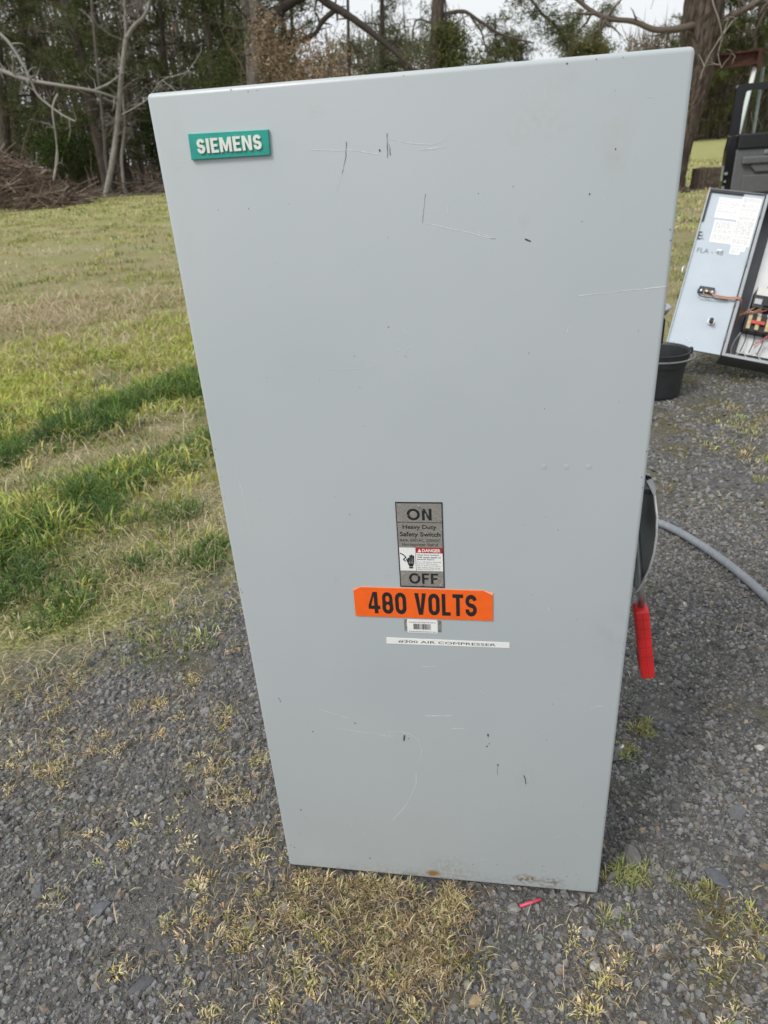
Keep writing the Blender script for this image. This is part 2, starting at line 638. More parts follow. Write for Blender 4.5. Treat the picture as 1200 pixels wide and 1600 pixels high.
gmb = MB()
for (n, x0, x1, y0, y1, rmin, rmax, full) in (
        (64000, -1.25, 0.95, -0.42, 0.75, 0.0016, 0.0050, False),
        (33000, -1.25, 0.95, -0.42, 0.9, 0.0034, 0.0098, False),
        (500, -1.25, 0.95, -0.42, 0.9, 0.0090, 0.0135, True),
        (17000, 0.15, 1.35, 0.75, 1.5, 0.0030, 0.0095, False),
        (6000, -1.1, 0.15, 0.6, 1.4, 0.0030, 0.0095, False),
        (16000, 0.3, 2.0, 1.5, 3.6, 0.0045, 0.0125, False)):
    x, y = scatter(n, x0, x1, y0, y1)
    s = lawn_s(x, y) + (fbm(x * 2.6, y * 2.6) - 0.5) * 0.9
    bare = fbm(x * 4.2 + 40, y * 4.2 + 9)
    p = (1 - sstep(-0.12, 0.22, s)) * (0.30 + 0.70 * (1 - sstep(0.50, 0.66, bare)))
    k = (rng.random(n) < p) & in_view(x, y) & ~footprint(x, y)
    x, y = x[k], y[k]
    r = rmin + (rmax - rmin) * rng.random(len(x)) ** 2.2
    stones_mesh(gmb, x, y, r, stone_colors(len(x)), full)
go = gmb.build('gravel', stone_mat)
tag(go, 'loose dark slate gravel covering the drive', 'gravel', kind='stuff')

# ---- single larger stones one can pick out
def big_stone(x, y, r, el, ang, h, col, label):
    o = None
    bm = bmesh.new()
    bmesh.ops.create_icosphere(bm, subdivisions=2, radius=1)
    rs = random.Random(int((x * 1000 + y * 77) * 13) & 0xffff)
    planes = [Vector((rs.uniform(-1, 1), rs.uniform(-1, 1), rs.uniform(-.2, .6))).normalized() for _ in range(7)]
    for v in bm.verts:
        for p in planes:
            d = v.co.dot(p)
            if d > 0.68:
                v.co -= p * (d - 0.68)
        v.co.z = min(v.co.z, 0.7 + rs.uniform(-0.05, 0.05))
        v.co = Vector((v.co.x * r * .85, v.co.y * r * el * .85, v.co.z * h))
    m = mat('stone_face', col, 0.75, var=0.25, vscale=70, bump=0.4, bscale=120)
    o = bm_obj('stone', bm, m)
    o.location = (x, y, 0.002)
    o.rotation_euler = (rs.uniform(-.12, .12), rs.uniform(-.12, .12), ang)
    return tag(o, label, 'stone', 'stones lying on the drive')


SL = (0.085, 0.088, 0.095)
big_stone(0.042, -0.095, 0.027, 0.55, 2.2, 0.013, (0.06, 0.064, 0.072), 'long dark slate stone below the rust stain on the cabinet')
big_stone(0.070, -0.186, 0.016, 0.8, 0.4, 0.010, (0.34, 0.25, 0.15), 'tan triangular stone near the bottom of the picture')
big_stone(-0.58, -0.11, 0.027, 0.6, 0.5, 0.012, (0.10, 0.105, 0.115), 'flat grey slate stone, the right one of two near the lower left')
big_stone(-0.71, -0.09, 0.022, 0.75, 2.5, 0.013, (0.12, 0.125, 0.13), 'rounded grey stone at the lower left edge of the picture')
big_stone(-0.49, 0.18, 0.016, 0.7, 0.9, 0.010, (0.34, 0.30, 0.24), 'small pale stone in the gravel left of the cabinet')
big_stone(0.335, 0.085, 0.030, 0.7, 1.9, 0.016, (0.135, 0.13, 0.125), 'grey stone beside the lower right corner of the cabinet')
big_stone(0.545, 0.20, 0.026, 0.8, 0.8, 0.012, (0.115, 0.12, 0.125), 'square grey stone lying alone on the right gravel')
big_stone(0.47, 0.055, 0.032, 0.55, 2.4, 0.012, (0.09, 0.095, 0.105), 'wide slate stone at the right with a green tuft beside it')
big_stone(-0.45, -0.225, 0.030, 0.55, 0.7, 0.011, SL, 'slanted slate stone lying close to the bottom left')
big_stone(-0.26, -0.075, 0.016, 0.8, 0.2, 0.011, (0.30, 0.27, 0.23), 'pale stone among the dry tufts left of the cabinet')
big_stone(-0.62, 0.03, 0.020, 0.6, 1.0, 0.010, (0.10, 0.10, 0.105), 'narrow grey stone on the left gravel below the lawn')
big_stone(0.56, 0.045, 0.026, 0.25, 2.9, 0.008, (0.22, 0.18, 0.13), 'long flat brown chip on the right gravel')

# ---- grass
blade_mat = attrmat('grass_blade', 0.6, 0.25, 0.25)


def blades(mb, x, y, h, wd, lean, col, z0=0.0, curl=0.5, az=None):
    n = len(x)
    if az is None:
        az = rng.random(n) * 2 * PI
    d = np.stack([np.cos(az), np.sin(az), np.zeros(n)], 1)
    p = np.stack([-np.sin(az + rng.normal(0, .8, n)), np.cos(az + rng.normal(0, .8, n)), np.zeros(n)], 1)
    base = np.stack([x, y, np.full(n, 0.0) + z0], 1)
    up = np.array([0, 0, 1.0])
    le = lean[:, None]
    m = base + d * (h[:, None] * np.sin(le * 0.6) * 0.5) + up * (h[:, None] * np.cos(le * 0.6) * 0.55)
    t = m + d * (h[:, None] * np.sin(np.minimum(le * (1 + curl), 2.0)) * 0.5) + up * (h[:, None] * np.cos(np.minimum(le * (1 + curl), 2.0)) * 0.45)
    hw = (wd * 0.5)[:, None]
    v = np.stack([base - p * hw * 0.8, base + p * hw * 0.8, m + p * hw, m - p * hw, t], 1)
    f = np.array([(0, 1, 2), (0, 2, 3), (3, 2, 4)])
    F = (f[None] + (np.arange(n) * 5)[:, None, None]).reshape(-1, 3)
    mb.add(v.reshape(-1, 3), F, np.repeat(col, 5, 0))


def pal(n, cols, jit=0.22):
    c = np.array(cols)[rng.integers(0, len(cols), n)]
    return c * rng.uniform(1 - jit, 1 + jit, (n, 1)) * (1 + rng.uniform(-0.07, 0.07, (n, 3)))


GREEN = [(0.080, 0.155, 0.038), (0.10, 0.185, 0.042), (0.13, 0.215, 0.045), (0.085, 0.15, 0.058)]
LIME = [(0.44, 0.48, 0.11), (0.36, 0.42, 0.09), (0.54, 0.51, 0.17)]
OLIVE = [(0.36, 0.365, 0.13), (0.42, 0.39, 0.18), (0.30, 0.345, 0.11)]
STRAW = [(0.54, 0.45, 0.29), (0.47, 0.38, 0.23), (0.60, 0.53, 0.37), (0.35, 0.27, 0.155)]


STRAWS = [(-1.9, 1.62, .22), (-2.2, 3.0, .3), (-0.95, 1.2, .18), (-1.35, 1.05, .15), (-4.6, 6.6, .6), (-2.2, 5.2, .5), (-6.5, 9.5, 1.2), (-1.44, 2.27, .28), (-1.22, 1.55, .20), (-1.12, 1.75, .2), (-3.86, 4.93, .7), (-2.63, 4.12, .4), (-3.37, 6.33, 1.0), (-1.0, 0.62, .2), (-1.2, 0.55, .25)]


def strawness(x, y):
    s = np.zeros(len(x))
    for a, b, r in STRAWS:
        s = np.maximum(s, np.exp(-((x - a) ** 2 + (y - b) ** 2) / (r * r)))
    return s


lmb = MB()
# 1 lush clumps along the two ridges
def tufts(mb, cx, cy, nper, spread, h, wd, cols, leanmax=1.0, hj=0.35):
    n = len(cx) * nper
    a, q = rng.random(n) * 2 * PI, np.sqrt(rng.random(n)) * spread
    x, y = np.repeat(cx, nper) + q * np.cos(a), np.repeat(cy, nper) + q * np.sin(a)
    hh = np.repeat(h, nper) * rng.uniform(1 - hj, 1 + hj, n)
    cl = np.repeat(cols, nper, 0) * rng.uniform(0.75, 1.25, (n, 1))
    blades(mb, x, y, hh, np.full(n, wd) * rng.uniform(.7, 1.3, n), (q / spread) * leanmax * rng.uniform(.5, 1.2, n) + 0.1, cl, az=a + rng.normal(0, .5, n))


x, y = scatter(9000, -3.4, 0.3, 0.6, 5.0)
CLUMPS = [(-1.62, 1.08, .24), (-1.52, 1.36, .20), (-1.42, 1.66, .15), (-1.95, 2.32, .24), (-1.64, 2.92, .26), (-2.12, 1.92, .20), (-1.22, 2.06, .12), (-1.85, 2.62, .2), (-1.2, 3.3, .25), (-2.5, 2.1, .25), (-1.95, .95, .25), (-1.30, 1.88, .10), (-1.05, 1.30, .11), (-.84, 1.06, .09), (-1.20, .76, .12), (-1.42, .82, .13), (-1.08, 1.02, .07)]
dens_, near_r = np.zeros(len(x)), np.full(len(x), .12)
for a, b, r_ in CLUMPS:
    near_r = np.where(np.hypot(x - a, y - b) < r_ * 1.1, r_, near_r)
    dens_ = np.maximum(dens_, 1 - sstep(.55, 1.05, np.hypot(x - a, (y - b) * .8) / r_ + (fbm(x * 4.5, y * 4.5) - .5) * .9))
sl = lawn_s(x, y)
k = (rng.random(len(x)) < np.maximum(dens_, .16 * sstep(.5, .8, sl) * (1 - sstep(2.2, 3.0, sl)) * sstep(.5, .6, fbm(x * 3.7 + 70, y * 3.7)))) & in_view(x, y, .5)
x, y, near_r = x[k], y[k], near_r[k]
tufts(lmb, x, y, 26, 0.055, rng.uniform(0.05, 0.125, len(x)) * np.clip(near_r / .2, .35, 1), 0.0035, np.where((rng.random(len(x)) < .10)[:, None], pal(len(x), LIME), pal(len(x), GREEN)), 1.25)
# 2 yellow-green flowering weeds between the ridges and beyond
x, y = scatter(15000, -4.6, 0.3, 0.9, 5.4)
s = lawn_s(x, y)
p = sstep(0.55, 1.0, s) * (1 - sstep(3.0, 4.2, s)) * sstep(0.32, 0.56, fbm(x * 1.5 + 3, y * 1.5 + 8)) * (1 - strawness(x, y))
k = (rng.random(len(x)) < p) & in_view(x, y, .5)
x, y = x[k], y[k]
tufts(lmb, x, y, 14, 0.06, rng.uniform(0.035, 0.075, len(x)), 0.007, pal(len(x), LIME), 1.0)
# 3 short turf everywhere, thinning with distance
for (n, x0, x1, y0, y1, h0, h1, wd, nper, sp) in ((26000, -2.4, 0.3, 0.0, 2.4, .010, .032, .0027, 8, .030),
                                                  (9000, -6.5, 2.2, 2.4, 7.5, .03, .06, .006, 11, .08),
                                                  (9000, -15, 5.0, 7.0, 17, .035, .075, .014, 10, .17), (7000, -22, 9.0, 16.5, 30, .05, .10, .03, 7, .3)):
    x, y = scatter(n, x0, x1, y0, y1)
    s = lawn_s(x, y) + (fbm(x * 2.3 + 4, y * 2.3) - 0.5) * 1.1
    p = sstep(-0.10, 0.30, s) * (0.16 + 0.84 * sstep(0.44, 0.58, fbm(x * 2.2 + 11, y * 2.2))) * (1 - 0.75 * strawness(x, y))
    k = (rng.random(n) < p) & in_view(x, y, .6)
    x, y = x[k], y[k]
    near = y < 2.0
    cols = np.where((rng.random(len(x)) < 0.45)[:, None], pal(len(x), GREEN), pal(len(x), OLIVE + LIME[:2]))
    cols = np.where((rng.random(len(x)) < 0.26)[:, None], pal(len(x), STRAW), cols)
    cols = np.where((y > 2.6)[:, None] & (rng.random(len(x)) < 0.75)[:, None], pal(len(x), OLIVE + STRAW[:2]), cols)
    tufts(lmb, x, y, nper, sp, rng.uniform(h0, h1, len(x)), wd, cols, 1.2)
lawn_o = lmb.build('lawn_grass', blade_mat)
tag(lawn_o, 'patchy green and yellow spring grass left of the cabinet', 'grass', kind='stuff')

# 4 straw thatch lying flat on the lawn edge
smb = MB()
x, y = scatter(36000, -4.6, 0.8, -0.1, 6.0)
s = lawn_s(x, y) + (fbm(x * 3 + 7, y * 3) - 0.5) * 0.6
p = sstep(-0.18, 0.1, s) * (0.10 + 0.9 * np.maximum(strawness(x, y), sstep(0.5, 0.66, fbm(x * 2.1 + 30, y * 2.1))))
k = (rng.random(len(x)) < p) & in_view(x, y, .5)
x, y = x[k], y[k]
n = len(x)
sc_ = 1 + np.clip(y - 1, 0, 5) * 0.35
blades(smb, x, y, rng.uniform(.03, .09, n) * sc_, rng.uniform(.0014, .003, n) * sc_, rng.uniform(1.25, 1.6, n), pal(n, STRAW), z0=rng.uniform(.002, .014, n), curl=0.05)
x, y = scatter(26000, -2.0, 0.0, 0.0, 2.2)
s = lawn_s(x, y) + (fbm(x * 3 + 7, y * 3) - 0.5) * 0.6
p = sstep(-0.25, 0.05, s) * (0.25 + 0.75 * sstep(0.40, 0.60, fbm(x * 3.3 + 30, y * 3.3))) * (1 - .5 * sstep(.8, 1.4, s))
k = (rng.random(len(x)) < p) & in_view(x, y, .3)
x, y = x[k], y[k]
n = len(x)
blades(smb, x, y, rng.uniform(.012, .045, n), rng.uniform(.0012, .0026, n), rng.uniform(1.15, 1.6, n), pal(n, STRAW + [(.17, .12, .07)]), z0=rng.uniform(.002, .012, n), curl=0.05)
tag(smb.build('dry_straw', blade_mat), 'dry straw thatch lying over the lawn edge', 'straw', kind='stuff')

# 5 dry tufts growing in the gravel
FG = [(-0.82, .26, .07, 9), (-0.95, .33, .08, 13), (-0.75, .36, .06, 8), (-0.62, .52, .06, 7), (-1.05, .22, .07, 9), (-0.27, 0.02, .05, 16), (-0.20, 0.00, .05, 22), (-0.14, 0.00, .05, 24), (-0.08, -0.02, .05, 22), (-0.04, -0.01, .045, 14), (0.035, -0.025, .035, 12), (0.05, -0.055, .035, 12),
      (-0.2, -0.07, .06, 22), (-0.11, -0.06, .06, 26), (-0.05, -0.085, .045, 18), (0.0, -0.09, .03, 10), (-0.24, -0.12, .06, 12), (-0.13, -0.14, .05, 12), (-0.06, -0.15, .04, 10), (0.005, -0.14, .03, 8),
      (-0.31, -0.09, .05, 9), (-0.39, -0.15, .05, 8), (-0.30, -0.2, .07, 12), (-0.18, -0.22, .06, 12), (-0.06, -0.22, .05, 10), (0.0, -0.20, .03, 6), (-0.44, 0.13, .05, 7), (-0.40, 0.16, .03, 4),
      (-0.52, 0.24, .06, 8), (-0.47, 0.27, .04, 5), (-0.8, 0.2, .05, 5), (-0.66, -0.07, .05, 5), (-0.47, -0.05, .06, 9), (-0.55, 0.02, .04, 4), (0.225, -0.14, .035, 9), (0.27, -0.18, .04, 7), (0.52, 0.01, .04, 5),
      (-0.58, 0.4, .07, 8), (-0.72, 0.3, .06, 8), (-0.9, 0.1, .06, 6), (0.36, -0.2, .05, 5), (0.40, -0.1, .03, 4), (0.1, -0.23, .04, 5), (0.47, -0.06, .04, 5)]
DRY = [(0.66, 0.55, 0.34), (0.62, 0.50, 0.29), (0.56, 0.48, 0.24), (0.42, 0.40, 0.16), (0.72, 0.63, 0.43), (0.33, 0.33, 0.12)]
fmb = MB()
for (cx, cy, r, k) in FG:
    k = max(5, int(k * 2.0))
    sub = rng.normal(0, r * 0.85, (max(3, k // 4), 2))
    q = sub[rng.integers(0, len(sub), k)] + rng.normal(0, .012, (k, 2))
    X, Y = cx + q[:, 0], cy + q[:, 1]
    ok = (Y < -0.007) | (np.abs(X) > 0.275)
    X, Y = X[ok], Y[ok]
    if len(X):
        tufts(fmb, X, Y, 13, 0.009, rng.uniform(.005, .014, len(X)), 0.0024, pal(len(X), DRY, 0.3) * 1.12, 1.55, .55)
        # dead bits between them
        m_ = len(X) * 11
        xx, yy = np.repeat(X, 11) + rng.normal(0, .030, m_), np.repeat(Y, 11) + rng.normal(0, .030, m_)
        ok2 = (yy < -0.004) | (np.abs(xx) > 0.275)
        xx, yy = xx[ok2], yy[ok2]
        blades(fmb, xx, yy, rng.uniform(.005, .028, len(xx)), rng.uniform(.0008, .0022, len(xx)), rng.uniform(1.2, 1.6, len(xx)), pal(len(xx), [STRAW[0], STRAW[1], STRAW[3], (0.15, 0.105, 0.06), (0.22, 0.16, 0.09)], .3), z0=rng.uniform(.002, .011, len(xx)), curl=0.05)
# single stalks and leaf scraps blown over the drive
x, y = scatter(420, -1.1, 0.9, -0.4, 1.6)
k = in_view(x, y) & ~footprint(x, y) & (lawn_s(x, y) < .1)
x, y = x[k], y[k]
blades(fmb, x, y, rng.uniform(.010, .045, len(x)), rng.uniform(.0008, .0032, len(x)), rng.uniform(1.3, 1.6, len(x)), pal(len(x), STRAW + [(.20, .12, .07), (.13, .09, .06)], .3), z0=rng.uniform(.005, .010, len(x)), curl=.05)
# greener tufts on the right
for (cx, cy, k) in ((0.335, 0.06, 16), (0.32, 0.04, 8), (0.44, 0.04, 8), (0.46, 0.0, 8), (0.49, -0.01, 6), (0.28, -0.03, 4), (0.06, -0.13, 8), (-0.1, -0.1, 5), (0.4, 0.4, 12), (0.36, 0.33, 8)):
    q = rng.normal(0, .016, (k, 2))
    tufts(fmb, cx + q[:, 0], cy + q[:, 1], 16, 0.010, rng.uniform(.010, .022, k), 0.0016, pal(k, OLIVE + [(0.2, 0.16, 0.06)]), 1.2)
# weeds and moss farther up the drive
x, y = scatter(2600, 0.35, 2.4, 1.2, 4.0)
k = (rng.random(len(x)) < sstep(0.50, 0.68, fbm(x * 2.2 + 60, y * 2.2)) * sstep(1.2, 2.4, y)) & in_view(x, y)
x, y = x[k], y[k]
tufts(fmb, x, y, 12, 0.03, rng.uniform(.012, .028, len(x)), 0.004, pal(len(x), OLIVE + LIME[:1] + STRAW), 1.3)
tag(fmb.build('dry_tufts', blade_mat), 'dry yellow grass tufts growing through the gravel', 'grass', kind='stuff')

# ------------------------------------------------------------------ materials for things
BLACK = mat('black_plastic', (0.014, 0.014, 0.015), 0.55, var=0.2, vscale=30, bump=0.2, bscale=300)
PRINT = mat('black_print', (0.012, 0.012, 0.013), 0.6, var=0.25, vscale=400)
WHITE = mat('white_vinyl', (0.78, 0.78, 0.76), 0.45, var=0.04, vscale=60)
STEEL = mat('zinc_steel', (0.55, 0.56, 0.56), 0.35, 0.9, var=0.15, vscale=60)
GUARD = mat('grey_metal', (0.30, 0.31, 0.31), 0.4, 0.3, var=0.1, vscale=30)
DARKIN = mat('dark_paint', (0.03, 0.031, 0.033), 0.5, var=0.2, vscale=30)


def cover_material(name='grey_enamel', stains=True):
    m, nt, b, N, L = newmat(name)
    tc = N.new('ShaderNodeTexCoord')
    P = tc.outputs['Object']
    b.inputs['Roughness'].default_value = 0.38
    b.inputs['Specular IOR Level'].default_value = 0.75

    def noise(scale, detail=4):
        n = N.new('ShaderNodeTexNoise')
        n.inputs['Scale'].default_value = scale
        n.inputs['Detail'].default_value = detail
        L.new(P, n.inputs['Vector'])
        return n.outputs['Fac']

    def ramp(src, p0, p1, c0=(0, 0, 0), c1=(1, 1, 1)):
        r = N.new('ShaderNodeValToRGB')
        r.color_ramp.elements[0].position = p0
        r.color_ramp.elements[1].position = p1
        r.color_ramp.elements[0].color = (*c0, 1)
        r.color_ramp.elements[1].color = (*c1, 1)
        L.new(src, r.inputs[0])
        return r.outputs[0]

    def mth(op, a, c=None):
        x = N.new('ShaderNodeMath')
        x.operation = op
        for k, t in ((0, a), (1, c)):
            if t is None: continue
            if isinstance(t, (int, float)): x.inputs[k].default_value = t
            else: L.new(t, x.inputs[k])
        return x.outputs[0]

    def mixc(f, a, c):
        x = N.new('ShaderNodeMix')
        x.data_type = 'RGBA'
        L.new(f, x.inputs[0])
        L.new(a, x.inputs[6])
        if isinstance(c, tuple): x.inputs[7].default_value = (*c, 1)
        else: L.new(c, x.inputs[7])
        return x.outputs[2]
    col = ramp(noise(3.0, 6), 0.3, 0.7, (0.41, 0.447, 0.458), (0.44, 0.474, 0.484))
    col = mixc(mth('MULTIPLY', ramp(noise(900, 2), 0.60, 0.72), 0.10), col, (0.20, 0.21, 0.21))
    if stains:
        sep = N.new('ShaderNodeSeparateXYZ')
        L.new(P, sep.inputs[0])
        fine = ramp(noise(140, 6), 0.42, 0.62)
        soft = ramp(noise(45, 6), 0.38, 0.66)
        wide = ramp(noise(70, 5), 0.22, 0.52)
        for (cx, cz, rx, rz, c, a, nz) in (
                (0.0, 0.012, .32, .035, (0.27, 0.26, 0.235), .35, fine), (-0.008, 0.0265, .016, .010, (0.30, 0.16, 0.035), 1.0, wide), (-0.045, 0.020, .020, .008, (0.20, 0.17, 0.13), .6, soft),
                (0.149, 0.0345, .026, .014, (0.22, 0.14, 0.06), 0.95, fine), (0.19, 0.030, .03, .02, (0.16, 0.12, 0.08), .6, fine), (0.02, 0.045, .05, .035, (0.28, 0.28, 0.26), .4, fine),
                (0.204, 1.128, .014, .035, (0.30, 0.27, 0.21), .55, soft), (0.20, 1.155, .03, .03, (0.32, 0.29, 0.23), .35, soft), (0.13, 1.165, .05, .03, (0.30, 0.28, 0.21), .35, fine),
                (0.105, 1.148, .009, .009, (0.33, 0.29, 0.22), .5, soft), (0.15, 1.195, .02, .012, (0.31, 0.29, 0.24), .45, soft), (-0.09, 1.185, .012, .008, (0.28, 0.24, 0.18), .5, fine),
                (-0.245, 1.16, .016, .06, (0.30, 0.27, 0.2), .35, soft), (-0.25, 1.06, .014, .05, (0.31, 0.29, 0.22), .3, soft), (0.12, 1.07, .01, .01, (0.30, 0.31, 0.31), .5, soft),
                (0.245, 0.55, .03, .07, (0.27, 0.28, 0.28), .45, soft), (0.14, 0.275, .025, .03, (0.24, 0.24, 0.23), .35, fine)):
            dx = mth('DIVIDE', mth('SUBTRACT', sep.outputs[0], cx), rx)
            dz = mth('DIVIDE', mth('SUBTRACT', sep.outputs[2], cz), rz)
            d = mth('SQRT', mth('ADD', mth('MULTIPLY', dx, dx), mth('MULTIPLY', dz, dz)))
            k = mth('MULTIPLY', mth('MAXIMUM', mth('SUBTRACT', 1.0, d), 0.0), 1.8)
            k = mth('MINIMUM', mth('MULTIPLY', mth('MULTIPLY', k, nz), a if cz < .1 else a * .27), 1.0)
            col = mixc(k, col, c)
    L.new(col, b.inputs['Base Color'])
    rr = ramp(noise(9, 6), 0.3, 0.7, (0.28,) * 3, (0.50,) * 3)
    L.new(rr, b.inputs['Roughness'])
    bp = N.new('ShaderNodeBump')
    bp.inputs['Strength'].default_value = 0.16
    bp.inputs['Distance'].default_value = 0.0006
    L.new(noise(520, 2), bp.inputs['Height'])
    bp2 = N.new('ShaderNodeBump')
    bp2.inputs['Strength'].default_value = 0.25
    bp2.inputs['Distance'].default_value = 0.010
    L.new(noise(2.0, 1), bp2.inputs['Height'])
    L.new(bp.outputs[0], bp2.inputs['Normal'])
    L.new(bp2.outputs[0], b.inputs['Normal'])
    return m


# ------------------------------------------------------------------ the safety switch cabinet
cab = empty('safety_switch_cabinet', (0, 0, 0))
tag(cab, 'tall grey metal electrical cabinet with teal nameplate standing on the gravel', 'electrical cabinet')
ENAMEL = cover_material()
HW, Z0, Z1 = 0.268, 0.012, 1.212
bm = bmesh.new()
bm_box(bm, -HW, HW, 0, 0.032, Z0, Z1, 0.005, 4)
cover = bm_obj('cover', bm, ENAMEL, cab, True)
body = box('enclosure_body', -HW + .006, HW - .006, 0.0325, 0.262, 0.003, Z1 - .006, mat('grey_body_enamel', (0.37, 0.4, 0.405), .4, var=.05, vscale=6), cab, .003)
box('drip_lip', -HW + .003, HW - .003, 0.0325, 0.045, Z1 - .0055, Z1 + .001, ENAMEL, cab, .0008)

# nameplate with raised letters
TEAL = mat('teal_plastic', (0.022, 0.31, 0.255), 0.4, var=0.08, vscale=80, bump=.1, bscale=300)
npl = prism('nameplate', [(-0.2290, 1.1483), (-0.1428, 1.1478), (-0.1415, 1.1714), (-0.2282, 1.1729)], 'y', -0.0035, 0.0005, TEAL, cab, .0006)
text('raised_letters', 'SIEMENS', -0.2197, -0.1500, 1.1536, 1.1672, -0.0035, mat('cream_white_plastic', (0.74, 0.75, 0.68), .45, var=.05, vscale=100), npl, depth=.0016, sign=(.21, .13))

# ON / OFF plate
PX0, PX1, PZ0, PZ1 = -0.0347, 0.0256, 0.6168, 0.7452
PW, PH = PX1 - PX0, PZ1 - PZ0
fx = lambda a: PX0 + a * PW
fz = lambda a: PZ1 - a * PH
BRUSH = mat('worn_foil', (0.225, 0.21, 0.19), 0.5, 0.0, var=0.12, vscale=500, col2=(0.275, 0.26, 0.235))
plate = box('on_off_plate', PX0, PX1, -0.0008, 0.0002, PZ0, PZ1, PRINT, cab)
flat('foil_face', [rect(fx(.022), fx(.978), fz(.985), fz(.012))], -0.0010, BRUSH, plate)
y1, y2, y3 = -0.00115, -0.0013, -0.00145
flat('divider', [rect(fx(.022), fx(.978), fz(.2275), fz(.2215))], y1, PRINT, plate)
text('lettering', 'QN', fx(.235), fx(.765), fz(.20), fz(.07), y1, PRINT, plate, sign=(.205, .15))
text('lettering', 'Heavy Duty', fx(.13), fx(.86), fz(.315), fz(.252), y1, PRINT, plate, bold=.02)
text('lettering', 'Safety Switch', fx(.06), fx(.94), fz(.402), fz(.335), y1, PRINT, plate, bold=.02)
text('lettering', '400A, 600VAC, 250VDC', fx(.05), fx(.93), fz(.452), fz(.415), y1, PRINT, plate)
text('lettering', 'Horsepower Rated', fx(.10), fx(.88), fz(.508), fz(.462), y1, PRINT, plate)
flat('warning_panel', [rect(fx(.03), fx(.975), fz(.795), fz(.518))], y1, WHITE, plate)
REDP = mat('red_print', (0.42, 0.02, 0.02), 0.5, var=.1, vscale=90)
flat('danger_band', [rect(fx(.385), fx(.975), fz(.580), fz(.514))], y2, REDP, plate)
flat('divider', [rect(fx(.378), fx(.386), fz(.795), fz(.580))], y2, PRINT, plate)
flat('alert_triangle', [[(fx(.43), fz(.57)), (fx(.515), fz(.57)), (fx(.4725), fz(.526))]], y3, WHITE, plate)
text('lettering', 'DANGER', fx(.53), fx(.93), fz(.568), fz(.529), y3, WHITE, plate, bold=.03)
for k, (s_, e) in enumerate((('Hazardous Voltage.', .90), ('Will cause death or', .94), ('serious injury.', .80))):
    text('lettering', s_, fx(.41), fx(e), fz(.612 + k * .027), fz(.594 + k * .027), y2, PRINT, plate, bold=.02)
for k, (s_, e) in enumerate((('Turn off before replacing', .93), ('any fuse. Disconnect', .86), ('power before working on', .93), ('this switch. Close cover', .92), ('before turning power on.', .92))):
    text('lettering', s_, fx(.41), fx(e), fz(.694 + k * .0225), fz(.680 + k * .0225), y2, PRINT, plate)
text('lettering', 'QFF', fx(.21), fx(.86), fz(.955), fz(.825), y1, PRINT, plate, sign=(.205, .15))
# shock symbol: hand and lightning wire
hp = []
for (a, b, c, d_) in ((.205, .635, .235, .70), (.243, .605, .272, .70), (.280, .598, .309, .70), (.317, .607, .345, .70)):
    hp.append([(fx(a), fz(d_)), (fx(c), fz(d_)), (fx(c + .006), fz(b + .008)), (fx((a + c) / 2), fz(b)), (fx(a), fz(b + .008))])
hp.append([(fx(.165), fz(.655)), (fx(.195), fz(.645)), (fx(.215), fz(.695)), (fx(.20), fz(.705))][::-1])
hp.append([(fx(.195), fz(.703)), (fx(.235), fz(.745)), (fx(.31), fz(.745)), (fx(.348), fz(.703))])
hp.append([(fx(.225), fz(.749)), (fx(.322), fz(.749)), (fx(.315), fz(.768)), (fx(.232), fz(.768))][::-1])
flat('hand_symbol', hp, y2, PRINT, plate)
zz = [(.045, .585), (.115, .605), (.165, .630), (.112, .662), (.155, .680)]
wp = []
for (a, b), (c, d_) in zip(zz[:-1], zz[1:]):
    A_, B_ = np.array([fx(a), fz(b)]), np.array([fx(c), fz(d_)])
    t_ = (B_ - A_) / np.linalg.norm(B_ - A_)
    q_ = np.array([-t_[1], t_[0]]) * .0007
    A_, B_ = A_ - t_ * .0004, B_ + t_ * .0004
    wp.append([tuple(A_ + q_), tuple(A_ - q_), tuple(B_ - q_), tuple(B_ + q_)])
flat('lightning_wire', wp, y3, PRINT, plate)
for z_ in (.047, .968):
    bm = bmesh.new()
    bmesh.ops.create_cone(bm, cap_ends=True, segments=14, radius1=.0019, radius2=.0014, depth=.0012, matrix=Matrix.Translation((fx(.5), -.0016, fz(z_))) @ Matrix.Rotation(PI / 2, 4, 'X'))
    bm_obj('rivet', bm, STEEL, plate, False)
# chipped paint on the plate
chips = []
for _ in range(60):
    a, b = random.random(), random.choice([random.uniform(.01, .21), random.uniform(.81, .97), random.uniform(.23, .5)])
    if random.random() < .5: a = random.choice([random.uniform(.02, .12), random.uniform(.8, .97)])
    r_ = random.uniform(.0002, .0009)
    chips.append([(fx(a) + r_ * math.cos(t) * random.uniform(.5, 1.2), fz(b) + r_ * math.sin(t) * random.uniform(.5, 1.3)) for t in np.arange(6) * PI / 3])
flat('paint_chips', chips, -0.00122, mat('pale_chip', (0.5, 0.5, 0.48), .6, var=.1), plate)['kind'] = 'stuff'

